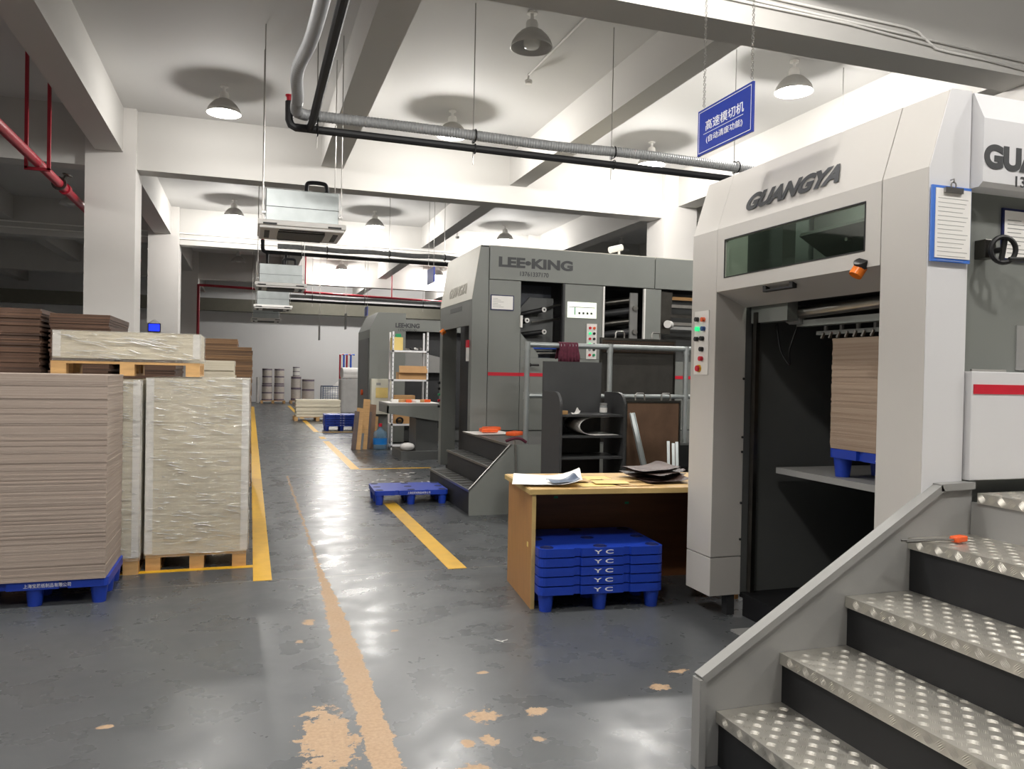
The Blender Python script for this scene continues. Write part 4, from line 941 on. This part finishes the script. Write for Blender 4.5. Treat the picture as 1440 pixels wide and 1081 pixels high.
arc = [(SX1-.06, ZSH[1]+.004)]+arc[:]+[(SX0+.5, ZSH[1]+.172)]
for (x, z) in arc: vs += [(x, SF+.03, z), (x, SB-.03, z)]
for i in range(len(arc)-1): fs.append((2*i, 2*i+1, 2*i+3, 2*i+2))
o = top('bent_sheet', mb.add(vs, fs), 'plastic_white', 'pale flexible sheet bent into a curve on the second shelf', 'sheet', smooth=True)
o.modifiers.new('solid', 'SOLIDIFY').thickness = .003
# ------------------------------------------------------------------ steel chases beside the shelf unit
def chase(x0, x1, y, z0, z1, m, label, grille=False):
    t = thing('steel_chase', label, 'steel plate', ((x0+x1)/2, y, z0))
    part('plate', MB().box(x0, x1, y, y+.02, z0, z1), m, t, bevel=.003)
    part('frame', MB().box(x0-.02, x0, y-.01, y+.03, z0, z1).box(x1, x1+.02, y-.01, y+.03, z0, z1).box(x0-.02, x1+.02, y-.01, y+.03, z1, z1+.025), 'steel_d', t)
    if grille:
        part('perforated_band', MB().box(x0, x1, y-.012, y-.008, z1-.14, z1-.005), mat('perf', (70, 56, 44), .5, .5), t)
        h = MB()
        for i in range(int((x1-x0)/.03)):
            for j in range(4): h.box(x0+.008+i*.03, x0+.024+i*.03, y-.014, y-.012, z1-.13+j*.03, z1-.115+j*.03)
        part('perforations', h, 'm_black', t, kind='stuff')
    for f in (.24, .74):
        x = x0+(x1-x0)*f
        part('handle', MB().tube([(x-.055, y, z1+.02), (x-.055, y, z1+.08), (x-.04, y, z1+.1), (x+.04, y, z1+.1), (x+.055, y, z1+.08), (x+.055, y, z1+.02)], .009, 8), 'steel', t, 'auto', label='chrome handle')
a, b = Yp(847, 475, 8.2), Yp(948, 470, 8.2)
chase(a.x, b.x, 8.2, .744, a.z-.02, 'plate_dark', 'dark steel chase with a perforated band standing behind the railing', True)
a, b = Yp(882, 562, 7.6), Yp(955, 562, 7.6)
chase(a.x, b.x, 7.6, 0, a.z-.03, 'rust', 'rust brown steel chase standing before the platform, next to the shelf unit')
p0, p1 = Yp(901, 582, 7.3), Yp(908, 655, 7.3)
bt = thing('steel_channel', 'tall grey steel channel leaning against the rust brown chase', 'steel bar', (p1.x, 7.2, 0))
part('web', MB().bar((p1.x+.06, 7.15, 0), (p0.x, 7.5, p0.z), .05, .006, (0, 1, 0)), 'galv', bt)
for s_ in (-1, 1): part('flange', MB().bar((p1.x+.06+s_*.025, 7.15, 0), (p0.x+s_*.025, 7.5, p0.z), .005, .035, (0, 1, 0)), 'galv', bt)
for i, (px_, py_) in enumerate(((950, 622), (957, 625), (962, 623))):
    p0 = Yp(px_, py_, 7.2)
    top('steel_bar', MB().bar((p0.x-.14, 7.05, 0), (p0.x, 7.35, p0.z), .03, .012), 'galv', 'short grey steel bar leaning at the far desk end, '+['with the shelf unit beside it', 'between two others', 'closest to the light grey machine'][i], 'steel bar', 'short steel bars')
# things on the dark steps
p = Zp(690, 605, .75)
for i in range(3): top('orange_packet', MB().obox(Vector([(2.86, 9.45, .79), (2.98, 9.72, .79), (3.02, 8.9, .79)][i]), (.11, .07, .025), Matrix.Rotation(.4*i, 3, 'Z')), 'orange', ['orange packet on the left pile of the dark steps', 'larger orange packet on the dark platform corner', 'orange packet next to the railing foot'][i], 'packet', 'orange packets', bevel=.015)
curled((2.86, 9.5, .75), .5, .5, .1, .02, 'paper', 'paper_sheet', 'white sheet under the orange packets', 'paper')
p = Zp(724, 722, 0)
cn = thing('scraper', 'thin rod with a dark red curved handle leaning on the step edge', 'tool', (2.72, 7.9, 0))
part('shaft', MB().cyl((2.74, 7.9, 0), (2.70, 7.94, .8), .009, n=8), 'steel', cn, 'auto')
part('grip', MB().tube(smoothpath([(2.6, 7.94, .785), (2.68, 7.94, .81), (2.76, 7.94, .81), (2.83, 7.94, .77)], 4), .016, 8), 'maroon', cn, 'auto')

# ------------------------------------------------------------------ third machine
M3X, M3Y, M3E = 2.345, 16.4, 18.2
m3_ = thing('die_cutting_machine', 'farther grey machine with a chamfered top behind the white shelf rack', 'machine', (3.5, 17.3, 0))
part('front_housing', MB().prism([(M3X, .02), (M3X, 2.38), (2.51, 2.74), (3.1, 2.74), (3.1, .02)], 'y', M3Y, M3E), 'm_grey', m3_, bevel=.006)
part('front_door', MB().box(M3X-.012, M3X, M3Y+.1, M3E-.1, .1, 2.2), 'm_greyd', m3_)
part('main_body', MB().box(3.1, 6.5, M3Y+.3, M3E, .02, 2.6), 'm_greyd', m3_)
part('header_panel', MB().box(3.1, 6.5, M3Y, M3Y+.3, 2.37, 2.61), 'm_grey', m3_)
part('side_bay', MB().box(3.1, 6.5, M3Y+.25, M3Y+.3, .3, 2.37), 'm_dark', m3_)
part('side_plate', MB().prism([(3.1, 1.5), (3.1, 2.0), (4.0, 1.8), (4.0, 1.5)], 'y', M3Y+.05, M3Y+.1), 'm_mid', m3_)
a = Yp(556, 466, M3Y); b = Yp(590, 466, M3Y)
lettering('lettering', 'LEE•KING', 'letter_dark', m3_, (a.x, M3Y-.001, Yp(570, 461, M3Y).z), (1, 0, 0), (0, 0, 1), b.x-a.x, .1, .003, .045, label='dark LEE KING lettering')
lettering('lettering', '13761337170', 'letter_dark', m3_, (a.x+.06, M3Y-.001, Yp(570, 466, M3Y).z), (1, 0, 0), (0, 0, 1), (b.x-a.x)*.75, .055, .003, .01)
p = Xp(508, 551, M3X); part('knob', MB().cyl((M3X-.05, p.y-.3, p.z), (M3X-.012, p.y-.3, p.z), .06), 'orange', m3_, 'auto')
cbx = part('control_cabinet', MB().box(2.37, 2.79, M3Y-.2, M3Y, .62, 1.35), 'cream_plastic', m3_, bevel=.008, label='beige control cabinet')
part('mesh_vent', MB().box(2.46, 2.71, M3Y-.206, M3Y-.2, .96, 1.17), 'yellow_paper', cbx)
part('name_plate', MB().box(2.47, 2.56, M3Y-.206, M3Y-.2, 1.22, 1.27), 'm_mid', cbx)
part('rotary_switch', MB().box(2.56, 2.6, M3Y-.22, M3Y-.2, .8, .86), 'red', cbx)
# white rack
RX0, RX1, RY0, RY1 = 2.58, 3.29, 15.0, 15.4
rk = thing('shelf_rack', 'white slotted-angle shelf rack in front of the farther grey machine', 'rack', (2.95, 15.2, 0))
for x in (RX0, RX1-.035):
    for y in (RY0, RY1-.035):
        po = part('post', MB().box(x, x+.035, y, y+.004, 0, 2.28).box(x, x+.004, y, y+.035, 0, 2.28), 'white_paint', rk)
        if y == RY0:
            h = MB()
            for i in range(26): h.box(x+.014, x+.022, y-.001, y, .06+i*.085, .09+i*.085)
            part('slots', h, 'm_dark', po, kind='stuff')
for z in (.08, .5, 1.36, 1.92): part('shelf', MB().box(RX0, RX1, RY0, RY1, z-.035, z), 'white_paint', rk)
def item(name, x0, x1, y0, y1, z0, h, m, label, cat): return top(name, MB().box(x0, x1, y0, y1, z0+.001, z0+h), m, label, cat, bevel=.006)
item('paper_box', 2.59, 2.79, 15.02, 15.3, 1.92, .25, 'yellow_paper', 'pale yellow box on the top shelf of the white rack', 'box')
item('green_bag', 2.66, 2.76, 15.06, 15.2, 2.17, .07, 'green', 'small green bundle on the pale yellow box', 'bundle')
ob = thing('open_box', 'open brown cardboard box on the middle shelf of the white rack', 'box', (2.99, 15.2, 1.36))
part('box_body', MB().box(2.72, 3.27, 15.02, 15.34, 1.361, 1.5), 'cardbox', ob)
part('box_flap', MB().obox((2.995, 15.0, 1.555), (.275, .004, .07), Matrix.Rotation(-.3, 3, 'X')), 'cardbox', ob)
for i in range(4): top('machine_part', MB().cyl((2.85+i*.09, 15.05, 1.945+.01*i), (2.95+i*.09, 15.3, 1.955), .02, n=8), ('steel', 'm_black', 'plastic_white', 'steel_d')[i], ['shiny steel rod lying on the top rack shelf', 'black rod lying on the top rack shelf', 'white tube lying on the top rack shelf', 'dull steel rod lying on the top rack shelf'][i], 'rod', smooth='auto')
item('carton', 2.64, 3.05, 15.05, 15.36, .5, .55, 'cardbox', 'tall brown carton on the lower shelf of the white rack', 'box')
top('cable_coil', MB().torus((3.0-.25, 15.02, .56), (0, 1, .2), .06, .02, 16, 6), 'm_black', 'black cable coil at the front of the lower rack shelf', 'cable', smooth=True)
wb = thing('water_bottle', 'large clear water cooler bottle with a red cap on the floor beside the white rack', 'bottle', (2.40, 15.15, 0))
c = (2.40, 15.15, 0)
part('bottle_body', MB().lathe([(.001, 0), (.12, 0), (.135, .02), (.135, .12), (.128, .135), (.135, .15), (.135, .3), (.12, .34), (.05, .39), (.03, .41), (.03, .44)], c, 20), 'bottle_blue', wb, True)
part('bottle_label', MB().lathe([(.1365, .1), (.1365, .22)], c, 20), 'label_blue', wb, True)
part('cap', MB().cyl((c[0], c[1], .44), (c[0], c[1], .5), .034), 'red', wb, 'auto')
# paper catch tray beside the dark machine
tt = thing('work_table', 'grey steel tray table covered with paper scraps between the two dark machines', 'table', (2.75, 13.6, 0))
TX0, TX1, TY0, TY1 = 2.2, 3.15, 13.2, 14.1
part('table_top', MB().box(TX0, TX1, TY0, TY1, .93, .97), 'm_mid', tt)
part('apron', MB().prism([(TX0, .8), (TX0, .93), (TX1, .93), (TX1, .66)], 'y', TY0, TY0+.03).box(TX0, TX0+.03, TY0, TY1, .8, .93), 'm_grey', tt)
part('pedestal', MB().prism([(2.72, .15), (2.72, .7), (2.5, .86), (3.1, .86), (3.1, .15)], 'y', TY0+.1, TY1-.2), 'm_greyd', tt)
part('base', MB().box(2.45, 3.12, TY0, TY1, 0, .15), 'm_greyd', tt)
part('paper_cover', MB().box(TX0+.03, TX1-.02, TY0+.03, TY1-.03, .97, .974), 'paper', tt)
for i in range(6):
    x, y = 2.4+.11*i, 13.35+random.uniform(0, .3)
    top('paper_bundle', MB().obox((x, y, 1.0), (.08, .05, .025), Matrix.Rotation(i*.7, 3, 'Z')), ('paper', 'cardbox', 'orange')[i % 3], ['white paper bundle on the tray table near the beige cabinet', 'brown bundle beside the white one on the tray table', 'orange packet in the middle of the tray table', 'white paper bundle in the middle of the tray table', 'brown bundle by the dark machine on the tray table', 'orange packet by the dark machine on the tray table'][i], 'bundle', bevel=.01)
top('plastic_bag', MB().sph((2.58, 13.3+.02, .222), (.13, .1, .07), 14), 'cloth_white', 'crumpled white plastic bag on the base of the tray table', 'bag', smooth=True)
# boards leaning at the corner of the farther machine
for i in range(7):
    x = 1.88+.07*i; h = (.72, .78, .62, .95, .7, .84, .6)[i]
    top('wooden_board', MB().bar((x, 15.05+.05*i, 0), (x+.1, 15.35+.06*i, h), .025, .13 if i % 2 else .09, (1, 0, 0)), ('brown_sheet', 'wood', 'cabinet_dark', 'wood', 'brown_sheet', 'rust', 'wood')[i],
        ['dark brown board, outermost of the boards leaning by the machine corner', 'short light wood board leaning by the machine corner', 'black board between wood boards by the machine corner', 'tallest light wood board leaning by the machine corner', 'dark brown board behind the tallest light board', 'rusty board leaning next to the beige cabinet', 'light wood board closest to the water bottle'][i], 'board', 'boards leaning by the machine corner')
# ------------------------------------------------------------------ far end
z_ = wood_pallet('wooden pallet under the low curved paper pile in the far aisle', 1.25, 2.6, 23.9, 24.8, 0)
stack('paper_pile', 1.3, 2.58, 23.9, 24.8, z_+.001, .62, 12, .012, 'paper_cream', 'low cream paper pile on a wooden pallet in the far aisle', 'stack')
pb2 = dup(pb, (2.2, 20.25, 0), 0, 'bottom blue pallet of the far stack near the low paper pile', 'blue pallets in the far aisle')
for i in range(4): dup(pu, (2.2, 20.25, LEG+DK+.008+i*PI_), 0, ['second', 'third', 'fourth', 'topmost'][i]+' blue pallet of the far stack near the low paper pile', 'blue pallets in the far aisle')
def roll(x, y, z, r, h, label, m='roll_print'):
    t = thing('paper_roll', label, 'roll', (x, y, z), 'paper rolls at the far wall')
    part('roll_body', MB().cyl((x, y, z), (x, y, z+h), r, n=20), m, t, 'auto')
    for q in (.02, .46, .9): part('printed_band', MB().lathe([(r+.002, z+h*q), (r+.002, z+h*(q+.08))], (x, y, 0), 20), 'roll_band', t, True)
    part('core', MB().cyl((x, y, z+h), (x, y, z+h+.004), .05), 'm_dark', t)
for x0, x1, s in ((.45, 1.5, 'the tall paired rolls'), (1.7, 2.8, 'the short wide roll')): zr = wood_pallet('wooden pallet under '+s+' at the far wall', x0, x1, 36.2, 37.0, 0)
for x, n_ in ((.72, 'beside the white tube'), (1.24, 'between its twin and the shorter rolls')):
    roll(x, 36.6, zr+.001, .22, .7, 'lower printed paper roll of the tall pair '+n_); roll(x, 36.6, zr+.703, .21, .72, 'upper printed paper roll of the tall pair '+n_)
roll(1.97, 36.6, zr+.001, .22, 1.1, 'printed paper roll carrying a narrower white roll'); roll(1.97, 36.6, zr+1.103, .15, .42, 'narrow white roll standing on a printed roll', 'plastic_white')
roll(2.5, 36.6, zr+.001, .27, .98, 'short wide printed roll at the far wall')
top('paper_tube', MB().cyl((.33, 36.6, 0), (.33, 36.6, 1.15), .07), 'plastic_white', 'slim white tube standing at the far wall', 'tube', smooth='auto')
top('paper_tube', MB().cyl((4.1, 37.2, 0), (4.1, 37.2, 1.5), .1), 'm_mid', 'grey tube standing behind the wire cage', 'tube', smooth='auto')
cg = thing('wire_cage', 'wire mesh cage full of white sheeting at the far end', 'cage', (3.6, 33.5, 0))
CX0, CX1, CY0, CY1, CH = 2.85, 4.4, 33, 34, .85
fr = MB()
for x in (CX0, CX1):
    for y in (CY0, CY1): fr.box(x-.02, x+.02, y-.02, y+.02, 0, CH)
for z in (.12, CH): fr.box(CX0, CX1, CY0-.02, CY0+.02, z-.02, z+.02).box(CX0-.02, CX0+.02, CY0, CY1, z-.02, z+.02).box(CX0, CX1, CY1-.02, CY1+.02, z-.02, z+.02).box(CX1-.02, CX1+.02, CY0, CY1, z-.02, z+.02)
part('frame', fr, 'steel_blue', cg)
wi = MB()
for i in range(1, 16): wi.cyl((CX0+(CX1-CX0)*i/16, CY0, .12), (CX0+(CX1-CX0)*i/16, CY0, CH), .008, n=5)
for i in range(1, 8): wi.cyl((CX0, CY0, .12+.73*i/8), (CX1, CY0, .12+.73*i/8), .008, n=5)
part('wire_mesh', wi, 'steel_blue', cg, kind='stuff')
part('cage_floor', MB().box(CX0, CX1, CY0, CY1, .1, .12), 'steel_blue', cg)
hp = MB(); n = 14; vs = []; fs = []
for j in range(n+1):
    for i in range(n+1):
        u, v = i/n, j/n; e_ = math.sin(math.pi*u)*math.sin(math.pi*v)
        vs.append((CX0+.06+(CX1-CX0-.12)*u, CY0+.06+(CY1-CY0-.12)*v, .13+(.8*e_**.4 if e_ > 1e-6 else 0)*(1+.25*math.sin(u*9+v*6))))
for j in range(n):
    for i in range(n): fs.append((j*(n+1)+i, j*(n+1)+i+1, (j+1)*(n+1)+i+1, (j+1)*(n+1)+i))
top('plastic_sheeting', hp.add(vs, fs), 'cloth_white', 'heap of crumpled white sheeting inside the wire cage', 'sheeting', smooth=True)
fbx = thing('wrapped_bundle', 'tall white wrapped bundle beside the farther grey machine', 'bundle', (3.5, 29.4, 0))
part('bundle_body', MB().prism(rrect(.75, .8, .12), 'z', 0, 1.2), 'cloth_white', fbx); fbx.children[0].location = (0, 0, 0)
for ch in fbx.children:
    for v in ch.data.vertices: v.co += Vector((3.5, 29.4, 0))
top('fabric_roll', MB().cyl((3.2, 29.4, 1.42), (4.2, 29.6, 1.42), .21, n=18), 'cloth_white', 'white roll lying on top of the tall wrapped bundle', 'roll', smooth='auto')
for i, (dx, m) in enumerate(((0, 'redpipe'), (.25, 'redpipe'), (.14, 'pipe_blue'), (.4, 'pipe_blue'))):
    x = 3.22+dx; top('painted_tube', MB().tube([(x, 30.2, 0), (x, 30.2, 2.12), (x+.14, 30.2, 2.12)], .035, 8), m, ['red painted tube standing behind the white roll', 'second red tube between the blue ones behind the white roll', 'blue painted tube between the red ones', 'blue tube next to the farther grey machine'][i], 'tube', 'painted tubes', smooth='auto')
# wall clock style display on the second column
a, b = Yp(208, 454, 21.94), Yp(226, 467, 21.94)
ds = thing('led_display', 'small lit blue display hanging on the second column', 'display', ((a.x+b.x)/2, 21.93, b.z))
part('housing', MB().box(a.x, b.x, 21.9, 21.948, b.z, a.z), 'm_black', ds)
part('display_face', MB().box(a.x+.025, b.x-.025, 21.896, 21.9, b.z+.025, a.z-.025), 'screen_blue', ds)
part('cord', MB().tube([(a.x+.03, 21.93, a.z), ((a.x+b.x)/2, 21.93, a.z+.1), (b.x-.03, 21.93, a.z)], .005, 5), 'steel', ds)
# paper scraps on the floor
rs_ = random.Random(3)
for i in range(34):
    p = Zp(rs_.uniform(497, 606), rs_.uniform(664, 694), 0)
    top('paper_scrap', MB().obox((p.x, p.y, .003), (rs_.uniform(.015, .05), rs_.uniform(.008, .022), .001), Matrix.Rotation(rs_.uniform(0, 3), 3, 'Z')), 'paper', 'white paper scrap littering the floor around the single blue pallet', 'paper scrap', 'paper scraps on the floor')
p = Zp(703, 902, 0)
tw = thing('plastic_tie', 'small pale twisted strip lying on the open floor before the desk', 'scrap', p)
part('strip', MB().bar(p+Vector((-.02, .03, .003)), p+Vector((.015, -.02, .003)), .004, .003).bar(p, p+Vector((.05, .012, .003)), .004, .003), 'paper', tw)
